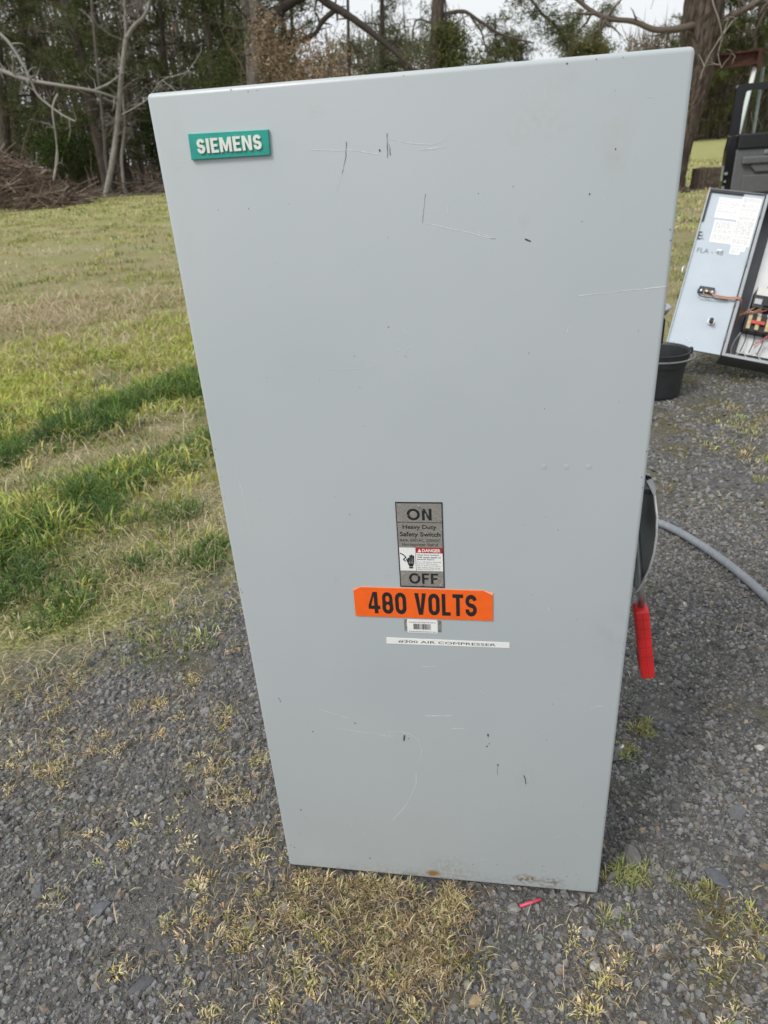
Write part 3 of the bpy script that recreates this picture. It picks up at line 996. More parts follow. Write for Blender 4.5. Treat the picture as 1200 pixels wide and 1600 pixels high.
# orange voltage sticker
ORANGE = mat('orange_vinyl', (0.86, 0.125, 0.010), 0.5, var=0.05, vscale=90, bump=.08, bscale=500)
osk = prism('voltage_sticker', [(-0.1003, 0.5665), (0.0898, 0.5660), (0.0893, 0.6075), (0.0775, 0.6140), (-0.0905, 0.6142), (-0.1000, 0.6085)], 'y', -0.0016, 0.0002, ORANGE, cab)
PEACH = mat('peach_paper', (0.80, 0.42, 0.30), .7, var=.1)
for p_ in ([(-0.1003, .6085), (-0.0905, .6142), (-0.0890, .6150), (-0.1012, .6130)], [(0.0893, .6075), (0.0905, .6118), (0.0790, .6148), (0.0775, .6140)]):
    flat('paper_edge', [p_], -0.0010, PEACH, osk)
text('lettering', '480 VOLTS', -0.0806, 0.0683, 0.5722, 0.6078, -0.0018, PRINT, osk, sign=(.195, .115))
# barcode sticker and its old residue
RESID = mat('residue', (0.17, 0.165, 0.155), .8, var=.5, vscale=260, col2=(0.33, 0.34, 0.33))
flat('label_residue', [rect(-0.0325, -0.0275, .5425, .5625)], -0.0002, RESID, cab)
flat('label_residue', [rect(0.0125, 0.0196, .5425, .5625)], -0.0002, RESID, cab)
bsk = prism('barcode_sticker', [(-0.0270, .5405), (0.0128, .5405), (0.0142, .5420), (0.0142, .5613), (0.0128, .5628), (-0.0270, .5628), (-0.0284, .5613), (-0.0284, .5420)], 'y', -0.0006, 0.0002, WHITE, cab)
bars, xx = [], -0.0195
while xx < 0.0045:
    w_ = random.choice([.00035, .00035, .0007, .0010])
    bars.append(rect(xx, xx + w_, .5465, .5560))
    xx += w_ + random.choice([.0004, .0004, .0008])
flat('bars', bars, -0.0008, PRINT, bsk)
for z_ in (.5578, .5420):
    strips, xx = [], -0.026
    while xx < 0.0115:
        w_ = random.uniform(.0008, .0028)
        strips.append(rect(xx, min(xx + w_, .0118), z_, z_ + .0014))
        xx += w_ + random.uniform(.0005, .0012)
    flat('fine_print', strips, -0.0008, mat('grey_print', (0.25, 0.25, 0.25), .7, var=.4, vscale=900), bsk)
# white machine label
wsk = prism('machine_label', [(-0.0595, .5194), (0.1129, .5203), (0.1128, .5292), (-0.0592, .5297)], 'y', -0.0006, 0.0002, WHITE, cab)
text('lettering', '#300 AIR COMPRESSER', -0.0425, 0.0940, .5221, .5268, -0.0008, PRINT, wsk)

# scratches and chips in the enamel
def strip(pts, w_):
    out = []
    for (a, b) in zip(pts[:-1], pts[1:]):
        A_, B_ = np.array(a), np.array(b)
        t_ = (B_ - A_) / (np.linalg.norm(B_ - A_) + 1e-9)
        q_ = np.array([-t_[1], t_[0]]) * w_ * .5 * random.uniform(.4, 1.2)
        out.append([tuple(A_ + q_), tuple(A_ - q_), tuple(B_ - q_ * .8), tuple(B_ + q_ * .8)])
    return out


def wob(a, b, n=6, j=.0012):
    a, b = np.array(a), np.array(b)
    return [tuple(a + (b - a) * k / n + (rng.uniform(-j, j, 2) if 0 < k < n else 0)) for k in range(n + 1)]


light, dark = [], []
light += strip(wob((-0.1002, 1.1500), (-0.052, 1.1465), 5, .0004), .0011) + strip(wob((-0.052, 1.1465), (-0.0305, 1.142), 4, .0004), .0008)
light += strip(wob((-0.0686, 1.1267), (-0.0771, 1.1089), 4, .0004), .0005)
light += strip([(-0.02, 1.155), (0.0, 1.150), (0.025, 1.147), (0.039, 1.150), (0.041, 1.155)], .0005) + strip(wob((0.012, 1.143), (0.04, 1.144), 3, .0004), .001)
light += strip(wob((0.0128, 1.0744), (0.0889, 1.0551), 7, .0007), .0007) + strip(wob((0.070, 1.0630), (0.0889, 1.0551), 3, .0004), .0006)
light += strip(wob((0.178, 0.9937), (0.2655, 1.0000), 8, .0005), .0010)
light += strip([(-0.1067, .9208), (-0.085, .9190), (-0.06, .9195), (-0.0453, .9233)], .0004)
light += strip(wob((-0.1741, .3889), (-0.1273, .3730), 5, .0005), .0007) + strip(wob((-0.1495, .3515), (-0.06, .3395), 8, .0007), .0005) + strip(wob((-0.11, .347), (-0.055, .343), 6, .0007), .0005)
light += strip([(-0.07, .349), (-0.048, .352), (-0.034, .348), (-0.0222, .337), (-0.0165, .320), (-0.020, .300), (-0.0262, .284)], .0006)
light += strip([(-0.0283, .2640), (-0.0285, .245), (-0.034, .226), (-0.048, .190), (-0.0726, .1515)], .0008)
light += strip(wob((-0.0085, .3871), (0.0308, .3901), 4, .0004), .0013) + strip(wob((0.030, .364), (0.050, .366), 3, .0003), .0008) + strip(wob((-0.01, .480), (0.012, .482), 3, .0003), .0008)
light += strip(wob((-0.239, .80), (-0.233, .70), 7, .0008), .0006) + strip(wob((0.228, .42), (0.245, .425), 3, .0003), .0007)
for _ in range(26):
    a = (random.uniform(-.25, .25), random.uniform(.05, 1.18))
    t = random.uniform(0, PI)
    l_ = random.uniform(.003, .014)
    light += strip(wob(a, (a[0] + l_ * math.cos(t), a[1] + l_ * math.sin(t)), 2, .0002), random.uniform(.0003, .0007))
dark += strip(wob((-0.062, 1.1552), (-0.0640, 1.1400), 5, .0004), .0007) + strip(wob((-0.0640, 1.1400), (-0.0690, 1.1262), 4, .0004), .0004)
dark += strip(wob((-0.0196, 1.1600), (-0.0207, 1.1380), 6, .0005), .0007) + strip(wob((-0.0180, 1.150), (-0.0175, 1.140), 3, .0004), .0007)
dark += strip(wob((0.0172, 1.1020), (0.0128, 1.0744), 7, .0004), .0004)
dark += strip([(0.1195, 1.0535), (0.1255, 1.0508)], .0016)
dark += strip([(-0.0425, .3450), (-0.0440, .3330)], .0026)
for (a, b, r_) in [(0.0837, .356, .0032), (0.0845, .352, .002), (0.0828, .3325, .003), (0.0855, .338, .002), (0.0995, .2954, .0024), (-0.2344, .4045, .0022), (-0.2330, .3995, .0022), (-0.1181, .3632, .0020),
                   (-0.1876, .3405, .0020), (-0.070, .344, .0012), (-0.0365, .3385, .0016), (-0.2288, .16, .0022), (-0.224, .148, .001), (-0.222, .14, .0009), (-0.2573, .068, .0018), (-0.252, .063, .0018),
                   (-0.1178, .051, .0026), (-0.1155, .054, .0014), (-0.145, .078, .0012), (0.1406, .272, .002), (0.142, .266, .0016), (0.143, .26, .0012), (0.085, 1.0555, .0009), (-0.028, 1.145, .0018), (0.17, .353, .0012),
                   (0.204, 1.132, .0013), (0.182, 1.093, .0014), (0.06, .06, .0015), (0.10, .065, .0013), (0.175, .07, .0012), (0.215, .05, .0016), (0.235, .045, .0012), (0.18, .058, .001), (0.16, .06, .001)] + \
        [(random.uniform(-.255, .255), random.uniform(.03, 1.19), random.uniform(.0004, .0011)) for _ in range(75)] + [(random.uniform(0.0, .25), random.uniform(.02, .09), random.uniform(.0004, .001)) for _ in range(40)]:
    if (PX0 < a < PX1 and PZ0 < b < PZ1) or (-.101 < a < .09 and .515 < b < .615):
        continue
    dark.append([(a + r_ * .55 * math.cos(t) * random.uniform(.4, 1.2), b + r_ * .8 * math.sin(t) * random.uniform(.5, 1.3)) for t in np.arange(7) * 2 * PI / 7])
dark += strip([(0.0995, .2954), (0.0985, .284), (0.0990, .274)], .0005) + strip([(0.1385, .277), (0.1415, .270), (0.1425, .258)], .0013)
for _ in range(70):      # edge wear
    e_ = random.random()
    if e_ < .4: a, b = random.uniform(-.262, .262), Z0 + random.uniform(.003, .007)
    elif e_ < .7: a, b = HW - random.uniform(.003, .006), random.uniform(.02, 1.2)
    elif e_ < .9: a, b = -HW + random.uniform(.003, .006), random.uniform(.02, 1.2)
    else: a, b = random.uniform(-.262, .262), Z1 - random.uniform(.003, .006)
    r_ = random.uniform(.0003, .0010)
    dark.append([(a + r_ * math.cos(t) * random.uniform(.4, 1.2), b + r_ * math.sin(t) * random.uniform(.4, 1.2)) for t in np.arange(6) * PI / 3])
flat('scratches', light, -0.00025, mat('bare_primer', (0.66, 0.68, 0.68), .6, var=.12, vscale=300), cab)['kind'] = 'stuff'
flat('paint_chips', dark, -0.00035, mat('rusty_chip', (0.085, 0.066, 0.05), .8, var=.4, vscale=200), cab)['kind'] = 'stuff'
# knock dimples where screws sit behind the door
for cx in (0.149, 0.1753, 0.2013):
    bm = bmesh.new()
    bmesh.ops.create_uvsphere(bm, u_segments=16, v_segments=8, radius=.0034)
    for v in bm.verts: v.co = Vector((v.co.x + cx, v.co.y * .06, v.co.z + .794))
    bm_obj('spot_weld', bm, ENAMEL, cab, True)

# operating handle on the right side
RED = mat('red_grip_plastic', (0.62, 0.022, 0.022), 0.45, var=0.1, vscale=40, bump=.15, bscale=250)
sx = HW - .006
pivot = lathe('handle_pivot', [(0.0, .0), (.034, .0), (.034, .012), (.026, .018), (0.0, .018)], GUARD, cab, 28)
pivot.matrix_local = Matrix.Translation((sx - .001, .10, .695)) @ Matrix.Rotation(PI / 2, 4, 'Y')
# curved guard plate: a shield bulging away from the side wall
mb = MB()
prof = [(.755, .030, .010), (.748, .034, .040), (.72, .038, .050), (.69, .040, .052), (.66, .040, .050), (.63, .038, .045), (.60, .034, .036), (.575, .030, .026), (.56, .027, .016)]
V, F = [], []
for (z_, o_, hw_) in [(.56 + (a_ - .56) * .90, b_, c_) for a_, b_, c_ in prof]:
    for side in (0, 1):
        for yk in np.linspace(-1, 1, 7):
            V.append((sx + o_ + .004 - .006 * yk * yk + (-.0022 if side else 0), .098 + yk * hw_, z_))
for i in range(len(prof) - 1):
    for side in (0, 1):
        for k in range(6):
            a = i * 14 + side * 7 + k
            q = (a, a + 1, a + 15, a + 14)
            F += [(q[0], q[1], q[2]), (q[0], q[2], q[3])] if not side else [(q[0], q[2], q[1]), (q[0], q[3], q[2])]
    for k in (0, 6):
        a = i * 14 + k
        F += [(a, a + 7, a + 21), (a, a + 21, a + 14)]
mb.add(V, F)
grd = mb.build('handle_guard', GUARD, cab, False)
mb = MB()
mb.tube([(sx + b_ + .004 - .006 - .001, .098 - c_ - .0012, .56 + (a_ - .56) * .90) for a_, b_, c_ in prof[1:]], .0016, 8)
mb.build('guard_edge_highlight', mat('edge_highlight', (.62, .63, .61), .4, .3, var=.1, vscale=80), cab, True)  # pale tube paints a highlight along the guard's front edge
box('guard_bracket', sx, sx + .030, .070, .130, .724, .732, DARKIN, cab, .001)
box('guard_dark_block', sx + .004, sx + .026, .105, .150, .64, .728, DARKIN, cab, .002)  # dark block filling the upper inside of the guard
mb = MB()
mb.tube([(sx + .012, .082, .71), (sx + .022, .076, .64), (sx + .031, .072, .585), (sx + .036, .070, .545)], [.004, .0045, .0045, .0045], 8)
mb.tube([(sx + .012, .100, .70), (sx + .020, .094, .64), (sx + .029, .082, .585), (sx + .036, .074, .545)], [.004, .0045, .0045, .0045], 8)
mb.build('handle_arm', STEEL, cab, True)
# moulded red grip with scored lines
g0, g1 = np.array([sx + .0335, .070, .548]), np.array([sx + .0545, .070, .428])
ax = (g1 - g0) / np.linalg.norm(g1 - g0)
gm = Matrix.Translation(Vector((g0 + g1) / 2)) @ Matrix(((ax[2] * -1, 0, -ax[0]), (0, 1, 0), (ax[0], 0, -ax[2]))).to_4x4()
GL = float(np.linalg.norm(g1 - g0))
bm = bmesh.new()
bm_box(bm, -.0100, .0100, -.013, .013, -GL / 2, GL / 2, .0040, 3)
grip = bm_obj('grip', bm, RED, cab, True)
grip.matrix_local = gm
dk = mat('dark_red_groove', (0.27, 0.012, 0.012), .6, var=.1)
for k in range(5):
    z_ = GL / 2 - .014 - k * .0165
    prism('groove', rring(-.0101, .0101, -.0131, .0131, .0041, 4), 'z', z_ - .0003, z_ + .0003, dk, grip)
bm = bmesh.new()
bm_box(bm, .0005, .0010, -.0131, .0131, -GL / 2 + .008, GL / 2 - .004)
bm_obj('groove', bm, dk, grip)
bm = bmesh.new()
bm_box(bm, -.0108, -.0097, -.009, .010, -GL / 2 + .020, -GL / 2 + .042, .0008)
bm_obj('lock_slot', bm, dk, grip)

# draw latches on the right edge
def latch(z_, big):
    mb = MB()
    o_ = HW + (.004 if big else .001)
    if big:
        mb.tube([(HW - .004, .055, z_ + .004), (o_ + .006, .052, z_ + .006), (o_ + .009, .050, z_ + .012)], [.004, .0055, .0045], 10)
    else:
        mb.tube([(o_ + .021, .045, z_ + .024), (o_ + .015, .048, z_ + .014), (o_ + .013, .05, z_ - .008), (o_ + .011, .052, z_ - .024), (o_ + .015, .05, z_ - .034)], [.0028, .0036, .0038, .0036, .003], 8)
    l = mb.build('latch', STEEL, cab, True)
    box('latch_bracket', HW - .007, HW + (.011 if big else .004), .045, .075, z_ - .030, z_ - (.002 if big else .026), BLACK if big else STEEL, l, .001)


latch(.958, True)
latch(.282, False)

# ------------------------------------------------------------------ small things near the cabinet
mb = MB()
mb.tube([(0.1387, -0.0328, .0085), (0.1740, -0.0165, .0085)], .0026, 10)
tag(mb.build('plastic_stick', mat('pink_plastic', (0.60, 0.07, 0.12), .5, var=.1, vscale=90), None, True), 'short pink plastic stick lying before the cabinet on the gravel', 'stick')

# grey conduit hose
hp_ = np.array([(0.30, 1.50), (0.45, 1.42), (0.555, 1.355), (0.635, 1.285), (0.70, 1.18), (0.755, 1.06), (0.79, 0.955), (0.815, 0.86), (0.85, 0.70), (0.95, 0.5), (1.2, 0.3), (1.6, .2)])
t = np.linspace(0, len(hp_) - 1, 90)
i0 = np.clip(t.astype(int), 0, len(hp_) - 2)
def crom(P, t):
    n = len(P)
    i = np.clip(np.floor(t).astype(int), 0, n - 2)
    u = (t - i)[:, None]
    p0, p1, p2, p3 = P[np.clip(i - 1, 0, n - 1)], P[i], P[i + 1], P[np.clip(i + 2, 0, n - 1)]
    return 0.5 * ((2 * p1) + (-p0 + p2) * u + (2 * p0 - 5 * p1 + 4 * p2 - p3) * u ** 2 + (-p0 + 3 * p1 - 3 * p2 + p3) * u ** 3)
xy = crom(hp_, t)
mb = MB()
mb.tube(np.column_stack([xy, np.full(len(xy), .018)]), .0122, 16)
tag(mb.build('conduit_hose', mat('grey_pvc', (0.20, 0.213, 0.235), .45, var=.12, vscale=50, bump=.2, bscale=90), None, True), 'grey flexible conduit hose curving over the right gravel', 'hose')

# black bucket
bk = empty('bucket', (0.835, 2.68, 0.003))
tag(bk, 'black plastic bucket behind the right edge of the cabinet', 'bucket')
BH = .215
lathe('bucket_wall', [(0, .004), (.110, .004), (.113, .0), (.117, .01), (.128, .15), (.132, .152), (.134, BH - .03), (.140, BH - .03), (.143, BH - .006), (.145, BH), (.139, BH), (.134, BH - .01), (.124, .14), (.112, .012), (0, .010)], mat('bucket_plastic', (0.020, 0.021, 0.023), .5, var=.2, vscale=20, bump=.15, bscale=150), bk, 64, smooth=False)
mb = MB()
a = np.linspace(-0.25, PI + .25, 30)
mb.tube(np.column_stack([.150 * np.cos(a), -.06 - .10 * np.sin(a), BH - .012 - .012 * np.sin(a)]), .004, 8)
mb.build('bail_handle', mat('grey_bail', (.16, .165, .17), .4, var=.1), bk, True)
for s_ in (-1, 1):
    box('bail_lug', s_ * .148 - .006, s_ * .148 + .006, -.012, .012, BH - .022, BH + .006, BLACK, bk, .002)

# ------------------------------------------------------------------ open starter enclosure, reclined
U, V_, Nn = Vector((0.9621, -0.2135, -0.1695)), Vector((0.2529, 0.4662, 0.8478)), Vector((-0.102, -0.8585, 0.5025))
enc = empty('starter_enclosure')
em = Matrix((U, V_, Nn)).transposed().to_4x4()
em.translation = Vector((1.1672, 2.8456, 0.14))
enc.matrix_world = em
tag(enc, 'open grey motor starter enclosure leaning back with its wired panel showing', 'enclosure')
DOORC = mat('pale_blue_grey_enamel', (0.42, 0.475, 0.53), .42, var=.04, vscale=9, bump=.06, bscale=200)
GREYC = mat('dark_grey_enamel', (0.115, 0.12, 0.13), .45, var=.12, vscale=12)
RIMC = mat('rim_grey_enamel', (0.33, 0.35, 0.37), .42, var=.08, vscale=12)
EW, EL, ED = .262, .80, .17
# box walls
def lbox(name, x0, x1, y0, y1, z0, z1, m, p=enc, bev=0.0):
    return box(name, x0, x1, y0, y1, z0, z1, m, p, bev)
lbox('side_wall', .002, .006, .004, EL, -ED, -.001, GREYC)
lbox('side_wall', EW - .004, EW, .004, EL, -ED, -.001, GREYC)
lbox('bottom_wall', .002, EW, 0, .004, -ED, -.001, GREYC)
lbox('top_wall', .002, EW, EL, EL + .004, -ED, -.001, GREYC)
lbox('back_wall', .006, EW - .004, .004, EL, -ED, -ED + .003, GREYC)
bm = bmesh.new()
bm_box(bm, .002, .016, -.004, EL + .006, -.001, .004, .001)
bm_box(bm, EW - .014, EW + .002, -.004, EL + .006, -.001, .004, .001)
bm_box(bm, .0165, EW - .0145, -.004, .010, -.001, .0038, .001)
bm_box(bm, .0165, EW - .0145, EL - .008, EL + .006, -.001, .0038, .001)
bm_obj('front_rim', bm, RIMC, enc)
BPW = mat('white_backplate', (0.72, 0.73, 0.73), .5, var=.05, vscale=14)
lbox('backplate', .082, EW - .012, .070, EL - .04, -ED + .012, -ED + .016, BPW)
zb = -ED + .016
# contactor and overload relay
ct = lbox('contactor', .085, .215, .285, .375, zb, zb + .075, mat('charcoal_bakelite', (.035, .036, .04), .5, var=.2), enc, .003)
lbox('contactor_top', .090, .210, .345, .385, zb + .040, zb + .083, mat('ivory_moulding', (.62, .61, .57), .5, var=.05), ct, .002)
for k, x_ in enumerate((.090, .172)):
    lbox('coil_terminal', x_, x_ + .034, .300, .328, zb + .060, zb + .082, mat('light_grey_moulding', (.42, .43, .45), .5, var=.1), ct, .002)
lbox('armature', .132, .166, .295, .34, zb + .070, zb + .088, BLACK, ct, .003)
ov = lbox('overload_relay', .075, .20, .17, .255, zb, zb + .058, BLACK, enc, .003)
YEL = mat('tan_moulding', (.50, .40, .22), .55, var=.25, vscale=60)
REDM = mat('red_moulding', (.50, .07, .05), .5, var=.2, vscale=60)
for x_ in (.085, .125, .172):
    lbox('heater_element', x_, x_ + .018, .178, .248, zb + .050, zb + .068, YEL, ov, .002)
    lbox('terminal', x_, x_ + .018, .255, .272, zb + .02, zb + .05, STEEL, ov, .001)
lbox('reset_bar', .100, .165, .205, .222, zb + .062, zb + .075, REDM, ov, .002)
# wires
WC = {'red': (.42, .10, .09), 'black': (.012, .012, .012), 'tan': (.46, .27, .15), 'white': (.62, .62, .6), 'pink': (.45, .16, .2)}
WM = {k: mat(k + '_wire', c, .5, var=.1) for k, c in WC.items()}
def wire(pts, c, r=.0022, parent=enc):
    P = np.array(pts, float)
    mb = MB()
    mb.tube(crom(P, np.linspace(0, len(P) - 1, 8 * len(P))), r, 6)
    return mb.build('wire', WM[c], parent, True)
hb = zb + .06
for k in range(3):
    wire([(-.135, .292, .014), (-.10, .272 + .003 * k, .012), (-.04, .270 + .004 * k, .010), (.010, .278 + .003 * k, .014), (.030, .262, -.02), (.040, .232 + .01 * k, -.08), (.070 + .02 * k, .262, hb), (.10 + .03 * k, .285, hb + .01)], ('tan', 'tan', 'red')[k], .0026)
wire([(-.178, .305, .010), (-.186, .28, .012), (-.165, .262, .010), (-.11, .262, .010), (-.04, .264, .010)], 'black', .0024)
wire([(-.15, .300, .014), (-.158, .275, .014), (-.125, .268, .013)], 'tan', .0024)
wire([(.10, .285, hb), (.06, .25, hb), (.032, .20, -.10), (.03, .12, -.12), (.05, .06, -.12)], 'red', .002)
wire([(.14, .285, hb), (.10, .255, hb + .02), (.09, .262, hb + .02), (.07, .27, hb)], 'tan', .002)
wire([(.18, .285, hb), (.21, .23, hb + .01), (.20, .16, hb), (.15, .12, hb - .01)], 'red', .002)
wire([(.20, .17, hb), (.17, .13, hb + .01), (.14, .10, hb)], 'pink', .0022)
wire([(.21, .18, hb), (.18, .135, hb + .01), (.15, .09, hb)], 'red', .0022)
for x_ in (.10, .14, .18):
    wire([(x_, .17, zb + .03), (x_ + .002, .12, zb + .04), (x_ - .005, .07, zb + .03)], 'black', .0026)
wire([(.075, .165, zb + .03), (.055, .11, zb + .02), (.06, .05, zb + .02), (.10, .02, -.10)], 'white', .0026)
wire([(.10, .07, zb + .03), (.07, .04, zb + .02), (.05, .015, -.09)], 'white', .0026)
wire([(.11, .075, zb + .03), (.14, .04, zb + .02), (.17, .012, -.09)], 'white', .0026)
wire([(.165, .08, zb + .03), (.20, .05, zb + .02), (.23, .012, -.09)], 'white', .0024)
wire([(.13, .385, zb + .04), (.16, .46, zb + .03), (.22, .53, zb + .02)], 'red', .0018)
wire([(.15, .385, zb + .04), (.18, .43, zb + .03), (.235, .47, zb + .02)], 'black', .0038)
wire([(.17, .385, zb + .04), (.20, .48, zb + .01), (.235, .60, zb + .01)], 'pink', .0014)
for (x_, y_) in ((.10, .41), (.14, .50), (.16, .60), (.12, .56), (.20, .64), (.13, .70)):
    lbox('screw', x_ - .003, x_ + .003, y_ - .003, y_ + .003, zb, zb + .003, DARKIN, enc)
# the open door
dr = empty('door')
dr.parent = enc
dr.matrix_local = Matrix.Rotation(math.radians(-3), 4, 'Y')
DW = .262
box('door_skin', -DW, -.004, -.004, EL + .008, -.018, -.006, DOORC, dr, .002)
dsk = dr
def drim(n_, *a):
    return box(n_, *a, RIMC, dr, .001)
box('door_flange', -DW - .001, -DW + .004, -.004, EL + .008, -.0055, .004, DOORC, dr, .001)
box('door_flange', -DW + .0045, -.006, -.0045, .0005, -.0055, .004, DOORC, dr, .001)
box('door_flange', -DW + .0045, -.006, EL + .002, EL + .0085, -.0055, .004, GREYC, dr, .001)
box('gasket', -DW + .005, -.10, EL - .010, EL + .0015, -.0055, .0035, BLACK, dr, .001)
box('gasket', -DW + .0045, -DW + .014, EL - .16, EL - .0105, -.0055, .0035, BLACK, dr, .001)
for y_ in (.06, .24, .44, .68):
    mb = MB()
    mb.tube([(0, y_, .001), (0, y_ + .05, .001)], .0045, 10)
    mb.build('hinge_barrel', GREYC, dr, True)
PAPER = mat('white_paper', (0.80, 0.80, 0.79), .7, var=.03, vscale=30)
GREYT = mat('faint_print', (0.42, 0.42, 0.43), .8, var=.3, vscale=500)
def paper(x0, x1, y0, y1, seed, z_=-.0055):
    p = box('instruction_sheet', x0, x1, y0, y1, z_ - .0004, z_, PAPER, dr)
    r_ = random.Random(seed)
    bm = bmesh.new()
    y_ = y1 - .008
    while y_ > y0 + .008:
        x_ = x0 + .006
        while x_ < x1 - .01:
            l_ = r_.uniform(.006, .026)
            e_ = min(x_ + l_, x1 - .006)
            bm.faces.new([bm.verts.new((a, b, z_ + .0003)) for a, b in ((x_, y_), (e_, y_), (e_, y_ + .0026), (x_, y_ + .0026))])
            x_ += l_ + .004
        y_ -= r_.choice([.0062, .0062, .0062, .011])
    me = bpy.data.meshes.new('fine_print')
    bm.to_mesh(me); bm.free()
    me.materials.append(GREYT)
    link('fine_print', me, None, p)
paper(-.205, -.102, .668, .772, 1)
paper(-.100, -.012, .542, .785, 2)
paper(-.197, -.103, .545, .657, 3)
paper(-.092, -.045, .497, .538, 4, -.0050)
paper(-.044, -.025, .515, .540, 5, -.0048)
MARK = mat('marker_pencil', (.13, .15, .17), .8, var=.3, vscale=300)
text('handwriting', 'FLA - 48', -.240, -.118, .484, .508, -.0054, MARK, dr, plane='xy')
text('handwriting', 'E', -.254, -.238, .548, .590, -.0054, PRINT, dr, plane='xy', bold=.02)
text('handwriting', 'L', -.236, -.222, .552, .578, -.0054, MARK, dr, plane='xy')
box('correction_patch', -.150, -.128, .506, .513, -.0056, -.0050, WHITE, dr)
cn = box('terminal_block', -.182, -.110, .284, .314, -.006, .016, DARKIN, dr, .003)
for x_ in (-.176, -.150, -.124):
    box('terminal', x_, x_ + .010, .286, .296, .016, .020, STEEL, cn, .001)
mb = MB()
mb.tube([(-.087, .15, -.006), (-.087, .15, .006)], .017, 18)
pbn = mb.build('reset_button', STEEL, dr)
mb = MB()
mb.tube([(-.087, .15, .006), (-.087, .148, .040)], [.011, .010], 18)
mb.build('button_stem', BLACK, pbn)
mb = MB()
mb.tube([(-DW - .002, .375, -.01), (-DW - .020, .378, -.012), (-DW - .022, .405, -.012), (-DW - .004, .410, -.01)], .003, 8)
mb.build('padlock_hasp', STEEL, dr, True)
for (x_, y_) in ((-.235, .03), (-.16, .04), (-.175, .05)):
    mb = MB()
    mb.tube([(x_, y_, -.006), (x_, y_, -.002)], .003, 10)
    mb.build('screw', STEEL, dr)
# rear prop that carries the reclined box
mb = MB()
pr = em.inverted() @ Vector((1.60, 3.78, 0.005))
mb.tube([(.13, .62, -ED), tuple(pr)], .012, 8)
mb.build('rear_prop', GREYC, enc)

# ------------------------------------------------------------------ pickup with its door open
tr = empty('pickup_truck', (3.39, 7.62, 0), math.radians(-10))     # origin below the left door hinge, +y forward
tag(tr, 'black pickup truck with its grey lined door swung open', 'truck')
PAINT = mat('black_car_paint', (0.010, 0.010, 0.012), .22, var=.15, vscale=30, bump=.02, bscale=20)
TRIM = mat('grey_door_trim', (0.115, 0.118, 0.122), .6, var=.08, vscale=30, bump=.25, bscale=400)
RUB = mat('black_rubber', (0.012, 0.012, 0.012), .8, var=.2, vscale=60, bump=.2, bscale=90)
CHR = mat('dull_chrome', (.5, .5, .5), .3, .9, var=.1)
gm_, nt_, b_, N_, L_ = newmat('window_glass')
b_.inputs['Base Color'].default_value = (.86, .95, .93, 1)
b_.inputs['Transmission Weight'].default_value = 1.0
b_.inputs['Roughness'].default_value = 0.02
b_.inputs['IOR'].default_value = 1.02
GLASS = gm_
W_ = 1.62
lower = [(-3.5, .45), (-3.5, .95), (-1.55, .95), (-1.5, .98), (.05, .98), (1.25, .90), (1.38, .80), (1.40, .42), (1.25, .36), (1.22, .50), (1.08, .66), (.86, .70), (.64, .66), (.50, .50), (.46, .34), (-1.75, .34), (-1.80, .50), (-1.95, .66), (-2.15, .70), (-2.36, .66), (-2.50, .50), (-2.55, .42)]
prism('lower_body', lower, 'x', .03, W_, PAINT, tr, .012)
roof = [(-1.52, 1.40), (-1.45, 1.47), (-.42, 1.48), (-.36, 1.44), (-.40, 1.42), (-1.45, 1.41)]
prism('roof', roof, 'x', .12, W_ - .10, PAINT, tr, .008)
for x_ in (.06, W_ - .12):
    mb = MB()
    mb.tube([(x_ + .02, -.02, .97), (x_ + .06, -.40, 1.45)], .03, 8)
    mb.build('pillar', PAINT, tr, True)
    mb = MB()
    mb.tube([(x_ + .02, -1.48, .97), (x_ + .06, -1.46, 1.43)], .04, 8)
    mb.build('pillar', PAINT, tr, True)
prism('windshield', [(-.02, .985), (-.38, 1.435), (-.386, 1.43), (-.026, .98)], 'x', .13, W_ - .12, GLASS, tr)
prism('rear_window', [(-1.495, .985), (-1.465, 1.405), (-1.459, 1.405), (-1.489, .985)], 'x', .16, W_ - .16, GLASS, tr)
box('seat', .35, 1.35, -1.35, -.85, .55, 1.25, TRIM, tr, .06, 3)
for (x_, y_) in ((.12, .86), (W_ - .1, .86), (.12, -2.15), (W_ - .1, -2.15)):
    wh = lathe('wheel', [(.0, -.10), (.20, -.10), (.22, -.11), (.32, -.10), (.34, -.06), (.34, .06), (.32, .10), (.22, .11), (.20, .10), (0, .10)], RUB, tr, 36)
    wh.matrix_local = Matrix.Translation((x_, y_, .34)) @ Matrix.Rotation(PI / 2, 4, 'Y')
    rim_ = lathe('rim', [(0, .112), (.06, .118), (.10, .105), (.19, .112), (.20, .106)], CHR, wh, 30)
    rim2 = lathe('rim', [(0, -.112), (.06, -.118), (.10, -.105), (.19, -.112), (.20, -.106)], CHR, wh, 30)
# open door: built in its own frame, x runs from the latch edge (0) to the hinges (1.07), inner side faces -y
td = empty('front_door')
td.parent = tr
td.matrix_local = Matrix.Rotation(math.radians(10), 4, 'Z') @ Matrix.Translation((-1.09, 0, 0))
def ring_frame(name, outer, inner, y0, y1, m, p):
    bm = bmesh.new()
    n = len(outer)
    vs_ = []
    for y_ in (y0, y1):
        vs_.append([[bm.verts.new((a, y_, b)) for a, b in L_] for L_ in (outer, inner)])
    for i in range(n):
        j = (i + 1) % n
        for yk in (0, 1):
            bm.faces.new((vs_[yk][0][i], vs_[yk][0][j], vs_[yk][1][j], vs_[yk][1][i]))
        for L2 in (0, 1):
            bm.faces.new((vs_[0][L2][i], vs_[0][L2][j], vs_[1][L2][j], vs_[1][L2][i]))
    return bm_obj(name, bm, m, p)
out_ = [(.030, 1.03), (.028, 1.22), (.030, 1.440), (.045, 1.462), (.10, 1.470), (.66, 1.475), (.72, 1.465), (1.06, 1.03)]
